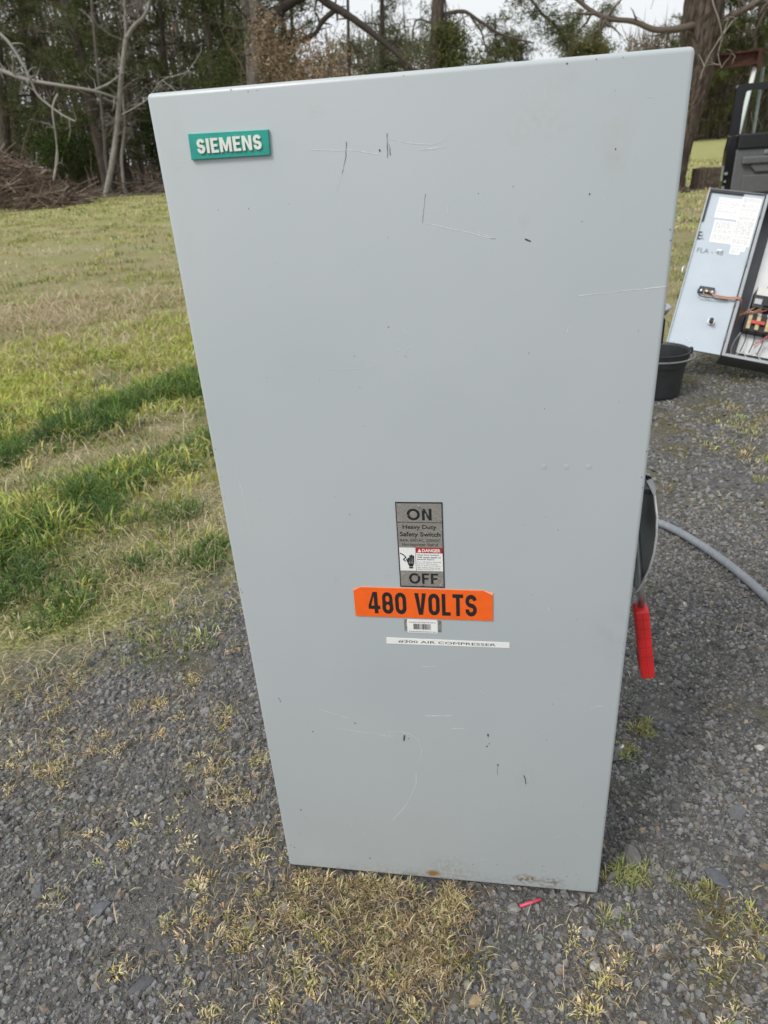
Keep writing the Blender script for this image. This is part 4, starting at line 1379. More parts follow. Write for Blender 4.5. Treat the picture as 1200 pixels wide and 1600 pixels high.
inn_ = [(.105, 1.035), (.102, 1.22), (.105, 1.385), (.122, 1.412), (.16, 1.418), (.64, 1.422), (.68, 1.410), (.96, 1.035)]
ring_frame('window_frame', out_, inn_, -.02, .035, PAINT, td)
o2 = [(a * .985 + .010, b * .985 + .017) for a, b in inn_]
seal = ring_frame('window_seal', inn_, [(.112, 1.038), (.110, 1.22), (.113, 1.380), (.128, 1.404), (.162, 1.410), (.638, 1.414), (.676, 1.402), (.95, 1.038)], -.026, -.005, RUB, td)
prism('window_glass', [(.112, 1.02), (.110, 1.22), (.113, 1.380), (.128, 1.404), (.162, 1.410), (.638, 1.414), (.676, 1.402), (.95, 1.02)], 'y', .004, .008, GLASS, td)
shell = prism('door_shell', [(.02, .44), (.012, .60), (.014, .90), (.030, 1.028), (1.06, 1.028), (1.07, .44), (1.04, .40), (.05, .40)], 'y', -.03, .075, PAINT, td, .008)
box('belt_pad', .105, 1.02, -.075, -.031, .905, 1.036, mat('black_pad', (.013, .0135, .015), .55, var=.2, vscale=30), td, .012, 3)
prism('trim_panel', [(.095, .46), (.10, .902), (1.01, .902), (1.02, .46)], 'y', -.055, -.031, TRIM, td, .010)
box('armrest', .16, .92, -.105, -.0555, .765, .835, TRIM, td, .016, 3)
prism('door_pull', [(.30, .690), (.24, .755), (.27, .764), (.80, .764), (.80, .690)], 'y', -.085, -.0555, TRIM, td, .008)
box('map_pocket', .19, .90, -.075, -.0555, .50, .665, TRIM, td, .010, 3)
box('inner_handle', .36, .46, -.072, -.0555, .845, .885, CHR, td, .006)
box('latch_plate', .0035, .0125, -.028, .03, .62, .76, STEEL, td, .002)
box('latch_claw', .020, .05, -.052, -.031, .675, .70, STEEL, td, .003)
box('latch_claw', .025, .045, -.048, -.031, .605, .625, STEEL, td, .003)
box('latch_claw', .012, .036, -.05, -.031, .545, .572, STEEL, td, .003)
for z_ in (.55, .85):
    box('hinge', 1.071, 1.12, -.02, .03, z_, z_ + .07, DARKIN, td, .004)

# ------------------------------------------------------------------ trees
def bark_material(name, c0, c1, sc=1.0, bump=0.8):
    m, nt, b, N, L = newmat(name)
    b.inputs['Roughness'].default_value = .9
    b.inputs['Specular IOR Level'].default_value = .15
    tc = N.new('ShaderNodeTexCoord')
    mp = N.new('ShaderNodeMapping')
    mp.inputs['Scale'].default_value = (1, 1, .16)
    L.new(tc.outputs['Object'], mp.inputs[0])
    n = N.new('ShaderNodeTexNoise')
    n.inputs['Scale'].default_value = 16 * sc
    n.inputs['Detail'].default_value = 7
    n.inputs['Roughness'].default_value = .65
    L.new(mp.outputs[0], n.inputs['Vector'])
    v = N.new('ShaderNodeTexVoronoi')
    v.feature = 'DISTANCE_TO_EDGE'
    v.inputs['Scale'].default_value = 13 * sc
    L.new(mp.outputs[0], v.inputs['Vector'])
    r = N.new('ShaderNodeValToRGB')
    r.color_ramp.elements[0].position, r.color_ramp.elements[1].position = .32, .68
    r.color_ramp.elements[0].color, r.color_ramp.elements[1].color = (*c0, 1), (*c1, 1)
    L.new(n.outputs['Fac'], r.inputs[0])
    L.new(r.outputs[0], b.inputs['Base Color'])
    a = N.new('ShaderNodeMath')
    a.operation = 'ADD'
    k = N.new('ShaderNodeMath')
    k.operation = 'MINIMUM'
    k.inputs[1].default_value = .25
    L.new(v.outputs['Distance'], k.inputs[0])
    L.new(n.outputs['Fac'], a.inputs[0])
    k2 = N.new('ShaderNodeMath')
    k2.operation = 'MULTIPLY'
    k2.inputs[1].default_value = 3.0
    L.new(k.outputs[0], k2.inputs[0])
    L.new(k2.outputs[0], a.inputs[1])
    bp = N.new('ShaderNodeBump')
    bp.inputs['Strength'].default_value = bump
    bp.inputs['Distance'].default_value = .05
    L.new(a.outputs[0], bp.inputs['Height'])
    L.new(bp.outputs[0], b.inputs['Normal'])
    return m


BARK_PINE = bark_material('pine_bark', (.045, .036, .030), (.135, .11, .092))
BARK_BIG = bark_material('furrowed_bark', (.050, .038, .030), (.165, .130, .105), 1.0, 1.0)
BARK_PALE = bark_material('pale_bark', (.17, .155, .14), (.36, .335, .305), 1.6, .4)
BARK_GREY = bark_material('grey_bark', (.085, .075, .066), (.20, .18, .16), 1.5, .5)
LEAF = attrmat('foliage', .75, .22, .15)
TWIG = attrmat('twig', .9, 0, .1)


def needles(mb, cen, n_per, spread, ln, wd, cols, droop=0.0):
    """bunches of narrow needle-like faces round each centre"""
    n = len(cen) * n_per
    c = np.repeat(cen, n_per, 0) + rng.normal(0, 1, (n, 3)) * spread
    d = rng.normal(0, 1, (n, 3))
    d[:, 2] -= droop
    d /= np.linalg.norm(d, axis=1)[:, None]
    q = np.cross(d, rng.normal(0, 1, (n, 3)))
    q /= np.linalg.norm(q, axis=1)[:, None] + 1e-9
    l_ = rng.uniform(.6, 1.4, (n, 1)) * ln
    w_ = rng.uniform(.6, 1.4, (n, 1)) * wd
    v = np.stack([c - q * w_ * .5, c + q * w_ * .5, c + d * l_], 1)
    F = np.arange(n * 3).reshape(n, 3)
    cl = np.repeat(cols, n_per, 0) * rng.uniform(.75, 1.3, (n, 1))
    mb.add(v.reshape(-1, 3), F, np.repeat(cl, 3, 0))


def limb_path(p0, d, length, n=5, bend=.25, droop=0.0):
    p = [np.array(p0, float)]
    d = np.array(d, float)
    for _ in range(n):
        d = d + rng.normal(0, bend, 3) * .5 + np.array([0, 0, -droop])
        d /= np.linalg.norm(d)
        p.append(p[-1] + d * length / n)
    return np.array(p)


PINE = [(.084, .108, .036), (.104, .122, .040), (.066, .090, .032), (.125, .128, .053), (.092, .106, .048)]
OLV = [(.11, .11, .036), (.09, .095, .030), (.13, .115, .045)]
BRN = [(.25, .175, .105), (.30, .215, .135), (.19, .13, .08), (.34, .26, .17)]


def pine(path, r0, label, zmin=1.6, nb=26, blen=2.6, cols=PINE, dens=1.0, base=None, bark=None, top=None, up=0.0, ln=.17, wd=.03):
    """pine: trunk through path, drooping boughs with needle bunches; real roots on the ground"""
    path = np.array(path, float)
    t = empty('pine_tree', tuple(path[0] * np.array([1, 1, 0])))
    tag(t, label, 'tree', 'trees of the wood')
    off = path[0] * np.array([1, 1, 0])
    P = path - off
    if top:
        dtop = P[-1] - P[-2]
        dtop /= np.linalg.norm(dtop)
        P = np.vstack([P, P[-1] + dtop * top])
    mb = MB()
    tt = np.linspace(0, len(P) - 1, 6 * len(P))
    PP = crom(P, tt)
    zr = PP[:, 2] / PP[-1, 2]
    rad = r0 * .82 * (1 - .62 * zr) * (1 + .5 * np.exp(-PP[:, 2] / .25))
    mb.tube(PP, rad, 12, jit=.06)
    mb.build('trunk', bark or BARK_PINE, t, True)
    bmb, lmb_ = MB(), MB()
    for k in range(nb):
        i = rng.integers(0, len(PP))
        if PP[i, 2] < zmin:
            continue
        a = rng.random() * 2 * PI
        L_ = blen * rng.uniform(.45, 1.15) * (1 - .35 * zr[i])
        lp = limb_path(PP[i], (math.cos(a), math.sin(a), rng.uniform(-.1, .35) + up), L_, 6, .28, .05)
        bmb.tube(lp, np.linspace(.035, .008, len(lp)) * (.6 + L_ / 4), 5, c=np.array([.07, .055, .045]))
        # side shoots
        cen = []
        for m_ in range(2, len(lp)):
            for _ in range(3):
                e = lp[m_] + rng.normal(0, .30, 3) * np.array([1, 1, .55])
                bmb.tube(np.array([lp[m_], e]), [.010, .004], 3, c=np.array([.07, .055, .045]), cap=False)
                cen.append(e)
        cen = np.array(cen)
        if rng.random() < .9 and dens > 0:
            needles(lmb_, cen, int(22 * dens), .13, ln, wd, pal(len(cen), cols, .3), .2)
    if bmb.n: bmb.build('branches', TWIG, t, True)['kind'] = 'stuff'
    if lmb_.n: lmb_.build('crown', LEAF, t)
    return t


pine([(-20.75, 30, 0), (-20.5, 30, 1.8), (-20.08, 30, 3.5), (-19.3, 30, 7.1)], .30, 'dark leaning pine trunk at the left edge behind the brush pile', 2.2, 34, 3.0, top=4, dens=1.2)
pine([(-16.75, 31, 0), (-16.71, 31, .9), (-16.75, 31, 2.6), (-16.7, 31, 4.9), (-16.95, 31, 7.0)], .34, 'thick dark pine behind the pale sapling left of the cabinet', 2.4, 40, 2.6, top=5, dens=1.1)
pine([(-12.5, 34, 0), (-12.45, 34, 1.1), (-12.4, 34, 4.1), (-12.3, 34, 7.0)], .26, 'straight dark pine with dense boughs above the left corner of the cabinet', .9, 60, 2.3, top=4, dens=1.3)
pine([(-9.9, 30.6, 0), (-9.75, 30.6, 1.0), (-9.5, 30.6, 4.3), (-9.42, 30.6, 6.3)], .42, 'broad grey trunk right of the dense pine over the cabinet', 4.2, 30, 1.8, top=5, bark=BARK_GREY, dens=.6)
pine([(-9.2, 31.5, 0), (-9.1, 31.5, 1.0), (-8.5, 31.5, 4.6), (-8.3, 31.5, 6.2)], .20, 'slim trunk close beside the broad grey trunk', 3.0, 16, 1.6, top=4, dens=.8, cols=OLV)
pine([(-6.9, 36, 0), (-6.8, 36, 2.0), (-6.7, 36, 4.5), (-6.55, 36, 6.9)], .13, 'thin straight pine rising behind the brown leafed shrub', 2.0, 18, 1.4, top=3, dens=.6)
pine([(-5.75, 38, 0), (-5.65, 38, 2.0), (-5.5, 38, 4.6), (-5.35, 38, 7.0)], .20, 'slender pine with open boughs left of the ivy covered trunk', 2.0, 46, 2.3, top=3, dens=1.0)
t6 = pine([(-2.1, 26, 0), (-2.05, 26, 1.2), (-2.05, 26, 3.4), (-1.98, 26, 4.3), (-1.9, 26, 5.1)], .34, 'stout dark trunk clothed in ivy above the middle of the cabinet', 1.2, 0, 1, top=5, bark=BARK_PINE)
# ivy and low boughs of that trunk, and its drooping bare limb
imb = MB()
n = 760
cen = np.column_stack([rng.normal(.62, .50, n), rng.normal(.1, .4, n), rng.uniform(1.2, 4.4, n)])
cen[:, 0] = .1 + (cen[:, 0] - .1) * np.clip(1.5 - np.maximum(cen[:, 2] - 2.6, 0) * .55, .2, 1.3)
needles(imb, cen, 20, .14, .12, .035, pal(n, OLV + PINE, .3), .5)
imb.build('crown', LEAF, t6)
bmb = MB()
def tree_limb(mb, pts, off, r0, r1, sides=7, twigs=10, tl=.7, c=(.085, .07, .06)):
    P = np.array(pts, float) - np.array(off, float)
    PP = crom(P, np.linspace(0, len(P) - 1, 7 * len(P)))
    mb.tube(PP, np.linspace(r0, r1, len(PP)), sides, c=np.array(c), jit=.08)
    for _ in range(twigs):
        i = rng.integers(2, len(PP))
        tw = limb_path(PP[i], rng.normal(0, 1, 3) + np.array([0, 0, .1]), tl * rng.uniform(.4, 1.3), 4, .5, .04)
        mb.tube(tw, np.linspace(max(r1, .012), .004, len(tw)), 4, c=np.array(c), cap=False)
        for _ in range(2):
            e = limb_path(tw[rng.integers(1, 5)], rng.normal(0, 1, 3), tl * .4, 3, .5, .03)
            mb.tube(e, np.linspace(.008, .003, len(e)), 3, c=np.array(c), cap=False)
tree_limb(bmb, [(-1.9, 26, 4.6), (-1.68, 26, 4.69), (-1.12, 26, 4.71), (-.63, 26, 4.42), (-.04, 26, 4.06), (.56, 26, 3.85), (1.05, 26, 3.72)], (-2.1, 26, 0), .07, .02, twigs=16)
tree_limb(bmb, [(-.93, 26, 4.58), (-.59, 26, 4.14), (-.43, 26, 3.7), (-.11, 26, 3.37)], (-2.1, 26, 0), .035, .012, twigs=6)
tree_limb(bmb, [(-1.95, 26, 4.4), (-2.6, 26, 4.6), (-2.75, 26, 3.9), (-2.5, 26, 3.3)], (-2.1, 26, 0), .035, .012, twigs=8)
bmb.build('branches', TWIG, t6, True)['kind'] = 'stuff'

# oak with the arched limb
oak = empty('oak_tree', (-9.0, 29.4, 0))
tag(oak, 'bare oak with a long arching limb sloping down behind the cabinet', 'tree', 'trees of the wood')
mb = MB()
P = np.array([(0, 0, 0), (-.1, 0, 1.5), (-.15, 0, 3.2), (.1, 0, 4.6), (.25, 0, 6.5), (.2, 0, 9.0)])
PP = crom(P, np.linspace(0, 5, 40))
mb.tube(PP, .30 * (1 - .05 * PP[:, 2]) * (1 + .5 * np.exp(-PP[:, 2] / .3)), 12, jit=.06)
mb.build('trunk', BARK_GREY, oak, True)
mb = MB()
oo = (-9.0, 29.4, 0)
DK = (.060, .050, .043)
tree_limb(mb, [(-9.15, 29.4, 3.4), (-8.9, 29.6, 4.4), (-8.23, 30, 5.65), (-7.57, 30, 6.05), (-6.71, 30, 6.22), (-6.15, 30, 5.85), (-5.47, 30, 5.45), (-4.69, 30, 4.9), (-4.01, 30, 4.35), (-3.21, 30, 3.6), (-2.7, 30, 2.9)], oo, .24, .05, 9, 22, .9, DK)
tree_limb(mb, [(-5.8, 30, 5.75), (-6.43, 30, 5.4), (-6.85, 30, 4.97), (-7.46, 30, 4.9), (-8.1, 30, 4.75), (-8.6, 30, 4.4)], oo, .10, .05, 8, 14, .8, DK)
for _ in range(16):
    a = rng.random() * 2 * PI
    z_ = rng.uniform(3.5, 8)
    lp = limb_path((.1, 0, z_), (math.cos(a), math.sin(a), .4), rng.uniform(1.5, 3.5), 6, .3, .03)
    tree_limb(mb, lp, (0, 0, 0), .06, .012, 6, 10, .8, DK)
mb.build('branches', TWIG, oak, True)['kind'] = 'stuff'

# marcescent brown-leaved shrub
def shrub(name, loc, r, h, cols, label, n=700, per=16, ln=.09, wd=.06, z0=.3, twc=(.16, .13, .10), stems=14, cat='shrub'):
    t = empty(name, loc)
    tag(t, label, cat, 'shrubs at the wood edge')
    mb, lb = MB(), MB()
    for _ in range(stems):
        a = rng.random() * 2 * PI
        lp = limb_path((rng.normal(0, .15), rng.normal(0, .15), 0), (math.cos(a) * .35 * r / h * 2, math.sin(a) * .35 * r / h * 2, 1), h * rng.uniform(.6, 1.05), 7, .25, .02)
        tree_limb(mb, lp, (0, 0, 0), .03, .008, 5, 14, .6, twc)
    mb.build('stems', TWIG, t, True)['kind'] = 'stuff'
    c = rng.normal(0, 1, (n, 3))
    c /= np.linalg.norm(c, axis=1)[:, None]
    c *= rng.random((n, 1)) ** .45
    lump = .75 + .5 * vnoise(c[:, 0] * 3 + 9, c[:, 2] * 3 + c[:, 1] * 2)
    c = c * np.array([r, r * .8, (h - z0) / 2]) * lump[:, None] + np.array([0, 0, z0 + (h - z0) / 2])
    needles(lb, c, per, .12, ln, wd, pal(n, cols, .3), .3)
    lb.build('crown', LEAF, t)
    return t


shrub('beech_shrub', (-6.3, 27.4, 0), 1.35, 4.9, BRN, 'shrub holding dead brown leaves above the cabinet top', 230, 10, .10, .06, 2.4)
shrub('beech_shrub', (-8.0, 28.0, 0), .75, 5.8, [(.30, .23, .15), (.36, .28, .19), (.24, .18, .12)], 'tall pale shrub with withered leaves in front of the oak', 240, 10, .11, .06, 3.0)
shrub('holly_shrub', (-19.9, 33.5, 0), 1.6, 3.4, [(.055, .095, .018), (.045, .075, .016), (.075, .11, .025)], 'bright green evergreen shrub behind the brush pile', 420, 16, .10, .07, .4)
shrub('holly_shrub', (-14.4, 33, 0), 1.5, 4.2, [(.030, .058, .014), (.024, .045, .012), (.04, .066, .02)], 'dark green evergreen shrub beside the top left corner of the cabinet', 560, 16, .11, .07, .3)
shrub('cedar_shrub', (-11.4, 31.8, 0), 1.1, 5.0, PINE, 'narrow dark cedar behind the upper left corner of the cabinet', 560, 18, .12, .035, .4)

# pale saplings
def sapling(paths, label, off, mat_=BARK_PALE, tw=14):
    t = empty('sapling', off)
    tag(t, label, 'tree', 'bare saplings at the lawn edge')
    mb = MB()
    for (pts, r0, r1) in paths:
        P = np.array(pts, float) - np.array(off)
        PP = crom(P, np.linspace(0, len(P) - 1, 8 * len(P)))
        mb.tube(PP, np.linspace(r0, r1, len(PP)) * .72, 9, jit=.05)
    mb.build('trunk', mat_, t, True)
    mb = MB()
    for (pts, r0, r1) in paths:
        P = np.array(pts, float) - np.array(off)
        PP = crom(P, np.linspace(0, len(P) - 1, 8 * len(P)))
        for _ in range(tw):
            i = rng.integers(len(PP) // 3, len(PP))
            a = rng.random() * 2 * PI
            lp = limb_path(PP[i], (math.cos(a), math.sin(a) * .6, .45), rng.uniform(.6, 2.2), 6, .35, .03)
            tree_limb(mb, lp, (0, 0, 0), .020, .006, 5, 6, .5, (.19, .17, .15))
    mb.build('branches', TWIG, t, True)['kind'] = 'stuff'
    return t


sapling([([(-15.95, 29.0, 0), (-15.5, 29.2, 1.1), (-15.06, 29.5, 2.47), (-14.45, 29.5, 4.17), (-13.94, 29.5, 5.45)], .17, .12), ([(-13.94, 29.5, 5.4), (-13.54, 29.5, 5.75), (-13.09, 29.5, 6.01), (-12.74, 29.5, 6.5), (-12.4, 29.5, 7.6)], .12, .06), ([(-13.96, 29.5, 5.4), (-13.84, 29.5, 5.97), (-13.75, 29.5, 6.55), (-13.7, 29.5, 8.0)], .09, .05)], 'pale forked sapling standing at the lawn edge left of the cabinet', (-15.95, 29.0, 0), tw=12)
sapling([([(-15.35, 29.6, 0), (-15.30, 29.8, 1.33), (-14.98, 30, 2.47), (-14.82, 30, 3.36), (-14.6, 30, 5.0)], .10, .05)], 'thin pale sapling just right of the forked one', (-15.35, 29.6, 0), tw=8)
sapling([([(-16.2, 30.2, 0), (-16.1, 30, 1.2), (-15.89, 30, 2.53), (-15.59, 30, 4.72), (-15.28, 30, 6.75)], .11, .07)], 'slim grey sapling just left of the forked one', (-16.2, 30.2, 0), BARK_GREY, 8)
# fallen pale branches hung up in the wood edge
def hung(name, label, paths, off):
    mb = MB()
    for pts, r0, r1, tw in paths:
        tree_limb(mb, pts, off, r0, r1, 7, tw, .7, (.30, .28, .26))
    o = mb.build(name, TWIG, None, True)
    o.location = off
    return tag(o, label, 'branch', 'broken branches at the lawn edge')
hung('fallen_branch', 'long pale broken branch hanging level above the brush pile', [([(-20.5, 27.5, 5.3), (-18.48, 28, 4.58), (-17.54, 28, 4.22), (-16.32, 28.2, 3.95), (-15.34, 28.8, 3.73), (-14.8, 29.4, 3.5)], .085, .045, 12), ([(-15.34, 28.8, 3.75), (-14.8, 29.2, 4.0), (-14.3, 29.4, 4.3)], .04, .02, 4)], (-18.48, 28, 0))
hung('fallen_branch', 'pale crooked branch crossing the level one at the far left', [([(-19.0, 28, 6.4), (-18.1, 28, 5.69), (-17.74, 28, 5.23), (-17.47, 28, 4.6), (-17.34, 28, 4.19), (-17.19, 28, 3.66), (-16.46, 28, 3.02), (-15.93, 28, 2.73)], .06, .03, 10)], (-17.5, 28, 0))
hung('fallen_branch', 'thin pale branch hanging down onto the brush pile', [([(-16.0, 27.3, 3.6), (-16.16, 27, 3.13), (-16.32, 27, 2.1), (-16.45, 27, 1.47), (-16.78, 27, .83), (-17.0, 27, .4)], .035, .02, 5)], (-16.4, 27, 0))
hung('fallen_branch', 'twisted bare branch beside the top left corner of the cabinet', [([(-14.6, 29.2, 2.9), (-13.4, 29, 3.3), (-12.6, 29, 3.9), (-11.6, 29, 4.1), (-10.9, 29, 4.7)], .024, .012, 14), ([(-12.6, 29, 3.9), (-11.9, 29, 3.3), (-11.3, 29, 2.8)], .018, .010, 6)], (-13, 29, 0))

# brush pile
pm = MB()
for _ in range(1700):
    u_ = rng.uniform(-1, 1)
    cx = -18.6 + u_ * 3.9
    hgt = 1.45 * (1 - sstep(-17.6, -15.2, cx)) + .28
    q = rng.random() ** .6
    p = np.array([cx, 24.6 + .33 * (cx + 16.9) * -.3 + rng.normal(0, .95) * (1 - .5 * q), .05 + hgt * q])
    d = rng.normal(0, 1, 3) * np.array([1, .6, .33])
    L_ = rng.uniform(.6, 2.3)
    lp = limb_path(p - d / np.linalg.norm(d) * L_ * .5, d, L_, 4, .35, .05)
    lp[:, 2] = np.maximum(lp[:, 2], .03)
    g_ = rng.uniform(.6, 1.5)
    r_ = rng.uniform(.007, .022) if rng.random() < .93 else rng.uniform(.03, .05)
    pm.tube(lp, np.linspace(r_, r_ * .4, len(lp)), 4, c=np.array([.135, .098, .075]) * g_ if rng.random() < .8 else np.array([.27, .235, .20]) * g_, cap=False)
po = pm.build('brush_pile', TWIG, None, True)
tag(po, 'heap of cut brown branches and twigs at the left lawn edge', 'brush pile')
pm = MB()
for _ in range(170):
    cx = rng.uniform(-16.5, -10.5)
    p = np.array([cx, 29.8 + rng.normal(0, .7), rng.uniform(.03, .5)])
    d = rng.normal(0, 1, 3) * np.array([1, .6, .35])
    lp = limb_path(p, d, rng.uniform(.6, 2.0), 4, .3, .05)
    lp[:, 2] = np.maximum(lp[:, 2], .02)
    pm.tube(lp, np.linspace(.018, .007, 5), 4, c=np.array([.17, .14, .12]) * rng.uniform(.5, 1.4), cap=False)
tag(pm.build('fallen_sticks', TWIG, None, True), 'low scatter of fallen sticks round the foot of the pale saplings', 'sticks', kind='stuff')

# big tree on the right
bt = empty('big_tree', (3.30, 15.1, 0))
tag(bt, 'large rough barked tree behind the top right corner of the cabinet', 'tree')
mb = MB()
zs = np.linspace(-.05, 7.0, 90)
sides = 44
an = np.arange(sides) * 2 * PI / sides
rad = .245 * (1 + .35 * np.exp(-np.maximum(zs, 0) / .16) + .10 * np.exp(-((zs - 2.75) / .35) ** 2)) + .06 * sstep(.6, 2.6, zs) + .03 * sstep(2.6, 5, zs)
R_ = rad[:, None] * (1 + .055 * (vnoise(an[None] * 5.1 + 3 + np.sin(zs[:, None] * 1.1), zs[:, None] * 1.6) - .5) * 2 + .05 * rng.uniform(-1, 1, (len(zs), sides)))
cxs = .02 * np.sin(zs * 1.3) + .30 * sstep(-.3, 2.7, zs)
V3 = np.stack([cxs[:, None] + R_ * np.cos(an), R_ * np.sin(an), np.repeat(zs[:, None], sides, 1)], -1).reshape(-1, 3)
F3 = []
for i in range(len(zs) - 1):
    for k in range(sides):
        a, b = i * sides + k, i * sides + (k + 1) % sides
        F3 += [(a, b, b + sides), (a, b + sides, a + sides)]
mb.add(V3, F3)
mb.build('trunk', BARK_BIG, bt, True)
bo = (3.30, 15.1, 0)
mb = MB()
BC = (.13, .105, .088)
tree_limb(mb, [(3.5, 15, 2.72), (3.29, 14.8, 2.68), (3.02, 14.8, 2.66), (2.7, 14.8, 2.69), (2.36, 14.8, 2.83), (1.97, 14.8, 2.9), (1.69, 14.8, 3.01), (1.41, 14.8, 3.2), (1.0, 14.6, 3.5)], bo, .062, .03, 9, 20, .55, BC)
tree_limb(mb, [(3.72, 15, 2.60), (3.88, 15, 2.72), (4.11, 15, 2.83), (4.4, 15, 2.94), (4.75, 15, 3.02), (5.4, 15, 3.3)], bo, .070, .035, 9, 18, .5, BC)
tree_limb(mb, [(3.65, 14.85, 3.2), (3.60, 14.6, 3.0), (3.72, 14.5, 2.7), (3.80, 14.5, 2.45), (3.78, 14.5, 2.2), (3.86, 14.5, 2.0)], bo, .014, .008, 5, 4, .4, (.24, .21, .18))
tree_limb(mb, [(4.0, 14.7, 2.7), (3.8, 14.6, 2.45), (3.62, 14.55, 2.15), (3.52, 14.5, 1.85)], bo, .012, .007, 5, 3, .35, (.26, .23, .20))
for _ in range(12):
    a = rng.random() * 2 * PI
    lp = limb_path((.30, 0, rng.uniform(2.9, 6)), (math.cos(a), math.sin(a), .3), rng.uniform(1.0, 2.4), 6, .3, .03)
    tree_limb(mb, lp, (0, 0, 0), .04, .01, 6, 10, .6, BC)
mb.build('branches', TWIG, bt, True)['kind'] = 'stuff'
mb = MB()
for k in range(7):
    a = k * .9 + .3
    tw = np.array([(math.cos(a) * d_, math.sin(a) * d_, max(.12 - d_ * .25, -.01)) for d_ in np.linspace(.20, .62, 6)])
    mb.tube(tw, np.linspace(.08, .02, 6), 7, jit=.1)
mb.build('roots', BARK_BIG, bt, True)

# pines with boughs hanging into view right of the middle
pine([(2.3, 31, 0), (2.34, 30, 1.35), (2.45, 30, 3.5), (1.96, 30, 4.5), (1.38, 30, 5.0), (.9, 30, 5.6)], .10, 'crooked dark tree leaning left over the cabinet top', 2.4, 24, .9, top=1.5, dens=.55)
pine([(3.1, 34, 0), (3.2, 34, 2.0), (3.3, 34, 3.9)], .12, 'short bushy pine left of the big tree', 1.0, 34, 1.3, top=.3, dens=1.0, cols=OLV)
pine([(15.2, 66, 0), (15.3, 66, 6), (15.6, 66, 11)], .25, 'tall pine beyond the rusty beam with boughs at the top right', 4.0, 70, 4.2, top=3, dens=1.2, ln=.3, wd=.06)
pine([(18.2, 64, 0), (18.2, 64, 5), (18.0, 64, 11)], .25, 'pine at the far right edge behind the truck', 3.0, 70, 4.0, top=3, dens=1.2, ln=.3, wd=.06)
# distant pines seen against the sky
for (x_, y_, h_, lb) in ((-.45, 55, 8.3, 'slender distant pine against the sky left of the centre gap'), (.9, 60, 7.4, 'small distant pine next to the slender one on the skyline'), (4.7, 58, 8.2, 'distant pine between the skyline gap and the big tree'), (7.0, 62, 9.0, 'distant pine just left of the big tree'), (-3.2, 48, 9.5, 'distant pine showing behind the ivy covered trunk'), (13.5, 62, 11, 'distant pine above the beam at right'), (17, 66, 12, 'farthest right pine of the distant row')):
    pine([(x_, y_, 0), (x_ + .1, y_, h_ * .5), (x_, y_, h_)], .12, lb, 1.5, 34, 1.5, dens=.8, cols=PINE + OLV, ln=.24, wd=.05)
# inner pines of the left wood
for k, (x_, y_, r_, lb) in enumerate(((-25, 34, .25, 'pine in the left wood, outermost to the left'), (-22.8, 37, .22, 'pine in the left wood behind the leaning trunk'), (-19.2, 38, .20, 'pine in the left wood behind the green shrub'), (-17.9, 35, .16, 'slim pine in the left wood beside the thick dark one'),
                                     (-15.4, 36, .22, 'pine in the left wood behind the forked sapling'), (-13.4, 38.5, .20, 'pine in the left wood behind the dark evergreen shrub'), (-11.2, 37, .17, 'pine in the left wood right of the dense one'), (-10.4, 41, .2, 'pine in the left wood behind the broad grey trunk'))):
    pine([(x_, y_, 0), (x_ + rng.normal(0, .15), y_, 3), (x_ + rng.normal(0, .25), y_, 8)], r_, lb, 1.8, 52, 2.9, top=2.5, dens=1.15, cols=PINE if k % 2 else PINE + OLV, wd=.04, ln=.2)

# far wood: one mass of trunks, bare twigs and needle clumps beyond the trees above
fw = MB()
def wood_y(t): return np.interp(t, [-.9, -.67, -.3, 0, .2, .4], [40, 41, 46, 62, 68, 70])
def wood_h(t): return np.interp(t, [-.9, -.36, -.30, -.24, -.14, -.09, -.02, .05, .14, .19, .24, .45], [.30, .27, .16, .11, .15, .13, .055, .05, .065, .08, .12, .15])
T = rng.uniform(-.92, .48, 560)
for t_ in T:
    Y_ = wood_y(t_) + rng.random() ** 1.4 * 16
    D_ = Y_ + .8
    x_ = .095 + t_ * D_
    hh = wood_h(t_) * D_ * rng.uniform(.5, 1.15) + 1.1
    lean = rng.normal(0, .11)
    r_ = rng.uniform(.03, .13)
    c_ = np.array([.10, .083, .07]) * rng.uniform(.7, 1.9)
    fw.tube(np.array([(x_, Y_, 0), (x_ + lean * hh * .5, Y_, hh * .5), (x_ + lean * hh, Y_, hh)]), [r_, r_ * .8, r_ * .3], 4, c=c_, cap=False)
# bare twigs
n = 42000
t_ = rng.uniform(-.92, .48, n)
D_ = wood_y(t_) + rng.random(n) * 14 + .8
h_ = rng.random(n) ** 1.15 * wood_h(t_) * D_ * .95 + .2 + (rng.random(n) < .3) * 0
c_ = np.column_stack([.095 + t_ * D_, D_ - .8, h_])
d = rng.normal(0, 1, (n, 3)) * np.array([.55, .3, 1])
d /= np.linalg.norm(d, axis=1)[:, None]
q = np.cross(d, np.array([0, 1.0, 0]))
q /= np.linalg.norm(q, axis=1)[:, None] + 1e-9
l_ = rng.uniform(.4, 1.8, (n, 1))
w_ = rng.uniform(.015, .05, (n, 1))
fw.add(np.stack([c_ - q * w_, c_ + q * w_, c_ + d * l_], 1).reshape(-1, 3), np.arange(n * 3).reshape(n, 3), np.repeat(pal(n, [(.17, .14, .115), (.21, .175, .145), (.12, .10, .08), (.16, .12, .08)], .3), 3, 0))
n = 12000
t_ = rng.uniform(.14, .40, n)
D_ = wood_y(t_) + rng.random(n) * 10 + .8
c_ = np.column_stack([.095 + t_ * D_, D_ - .8, rng.random(n) ** 1.3 * 7.5])
d = rng.normal(0, 1, (n, 3)) * np.array([.4, .3, 1])
d /= np.linalg.norm(d, axis=1)[:, None]
q = np.cross(d, np.array([0, 1.0, 0]))
q /= np.linalg.norm(q, axis=1)[:, None] + 1e-9
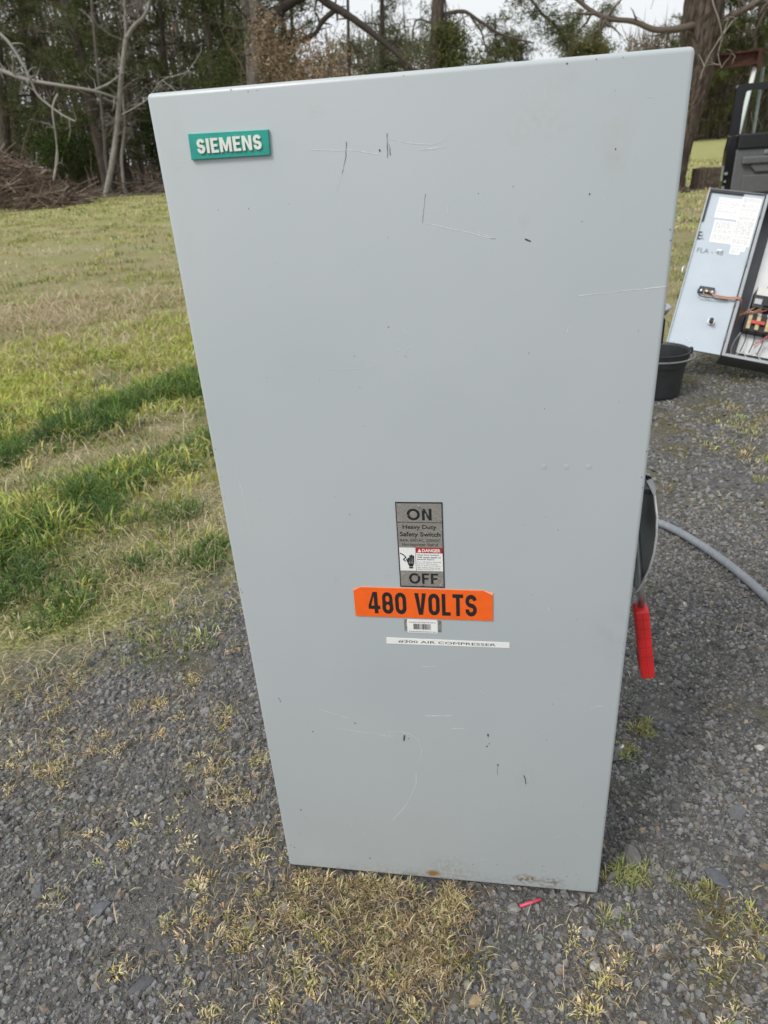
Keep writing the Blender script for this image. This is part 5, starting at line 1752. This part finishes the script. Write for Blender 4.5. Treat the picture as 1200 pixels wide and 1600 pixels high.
fw.add(np.stack([c_ - q * .045, c_ + q * .045, c_ + d * rng.uniform(.6, 2.4, (n, 1))], 1).reshape(-1, 3), np.arange(n * 3).reshape(n, 3), np.repeat(pal(n, [(.20, .165, .13), (.25, .205, .16), (.15, .12, .085), (.12, .115, .06)], .3), 3, 0))
# needle clumps
n = 9000
t_ = rng.uniform(-.92, .48, n)
D_ = wood_y(t_) + rng.random(n) * 14 + .8
h_ = rng.random(n) ** .9 * wood_h(t_) * D_ + .3
x_ = .095 + t_ * D_
pk = fbm(x_ * .35, h_ * .5 + D_ * .2) + np.where(t_ < -.3, .04, np.where(t_ > .2, -.02, -.04))
k = rng.random(n) < sstep(.42, .58, pk)
cen = np.column_stack([x_, D_ - .8, h_])[k]
needles(fw, cen, 16, .32, .34, .085, pal(len(cen), PINE + OLV[:2], .35), .3)
fo = fw.build('far_wood', LEAF, None)
tag(fo, 'far mixed wood of pines and bare trees along the horizon', 'wood', kind='stuff')

# ------------------------------------------------------------------ hoist beam, posts, stump
hoist = empty('hoist_frame', (4.6, 15.3, 0))
tag(hoist, 'rusty steel beam on a white post beside the big tree', 'hoist frame')
RUST = mat('rusty_steel', (.045, .017, .012), .85, var=.4, vscale=14, col2=(.10, .035, .022), bump=.5, bscale=60)
bm = bmesh.new()
for (z0, z1, w_) in ((.20, .235, .09), (.035, .20, .012), (0, .035, .09)):
    bm_box(bm, -.92, .10, -w_, w_, z0, z1)
bo_ = bm_obj('beam', bm, RUST, hoist)
bo_.location = (.02, 0, 2.06)
bo_.rotation_euler = (0, math.radians(-3), 0)
WPAINT = mat('peeling_white_paint', (.70, .71, .70), .6, var=.05, vscale=25, col2=(.74, .75, .74), bump=.3, bscale=60)
mb = MB()
mb.tube([(-.18, .02, 0), (.045, .02, 2.02)], .038, 14)
mb.build('white_post', WPAINT, hoist, True)
mb = MB()
mb.tube([(.32, .4, 0), (.27, .3, 2.02)], .028, 10)
mb.build('grey_post', mat('grey_post_paint', (.20, .21, .21), .6, var=.2, vscale=20), hoist, True)
box('post_cap', .04, .115, -.10, .34, 2.012, 2.30, RUST, hoist, .004)

st = empty('stump', (4.08, 15.4, 0))
tag(st, 'cut grey brown tree stump at the foot of the big tree', 'stump')
mb = MB()
zs = np.linspace(0, .38, 8)
sides = 30
an = np.arange(sides) * 2 * PI / sides
V3, F3 = [], []
for z_ in zs:
    for k, a in enumerate(an):
        r_ = .27 * (1 + .10 * math.exp(-z_ / .1) + .05 * math.sin(5 * a) + .04 * math.sin(9 * a + 2) + rng.uniform(-.02, .02))
        V3.append((r_ * math.cos(a), r_ * math.sin(a) * .9, z_))
for i in range(len(zs) - 1):
    for k in range(sides):
        a, b = i * sides + k, i * sides + (k + 1) % sides
        F3 += [(a, b, b + sides), (a, b + sides, a + sides)]
tI = (len(zs) - 1) * sides
V3.append((0, 0, .375))
F3 += [(tI + k, tI + (k + 1) % sides, len(V3) - 1) for k in range(sides)]
mb.add(V3, F3)
mb.build('stump_wood', bark_material('weathered_wood', (.045, .034, .026), (.16, .13, .105), 2.0, .8), st)
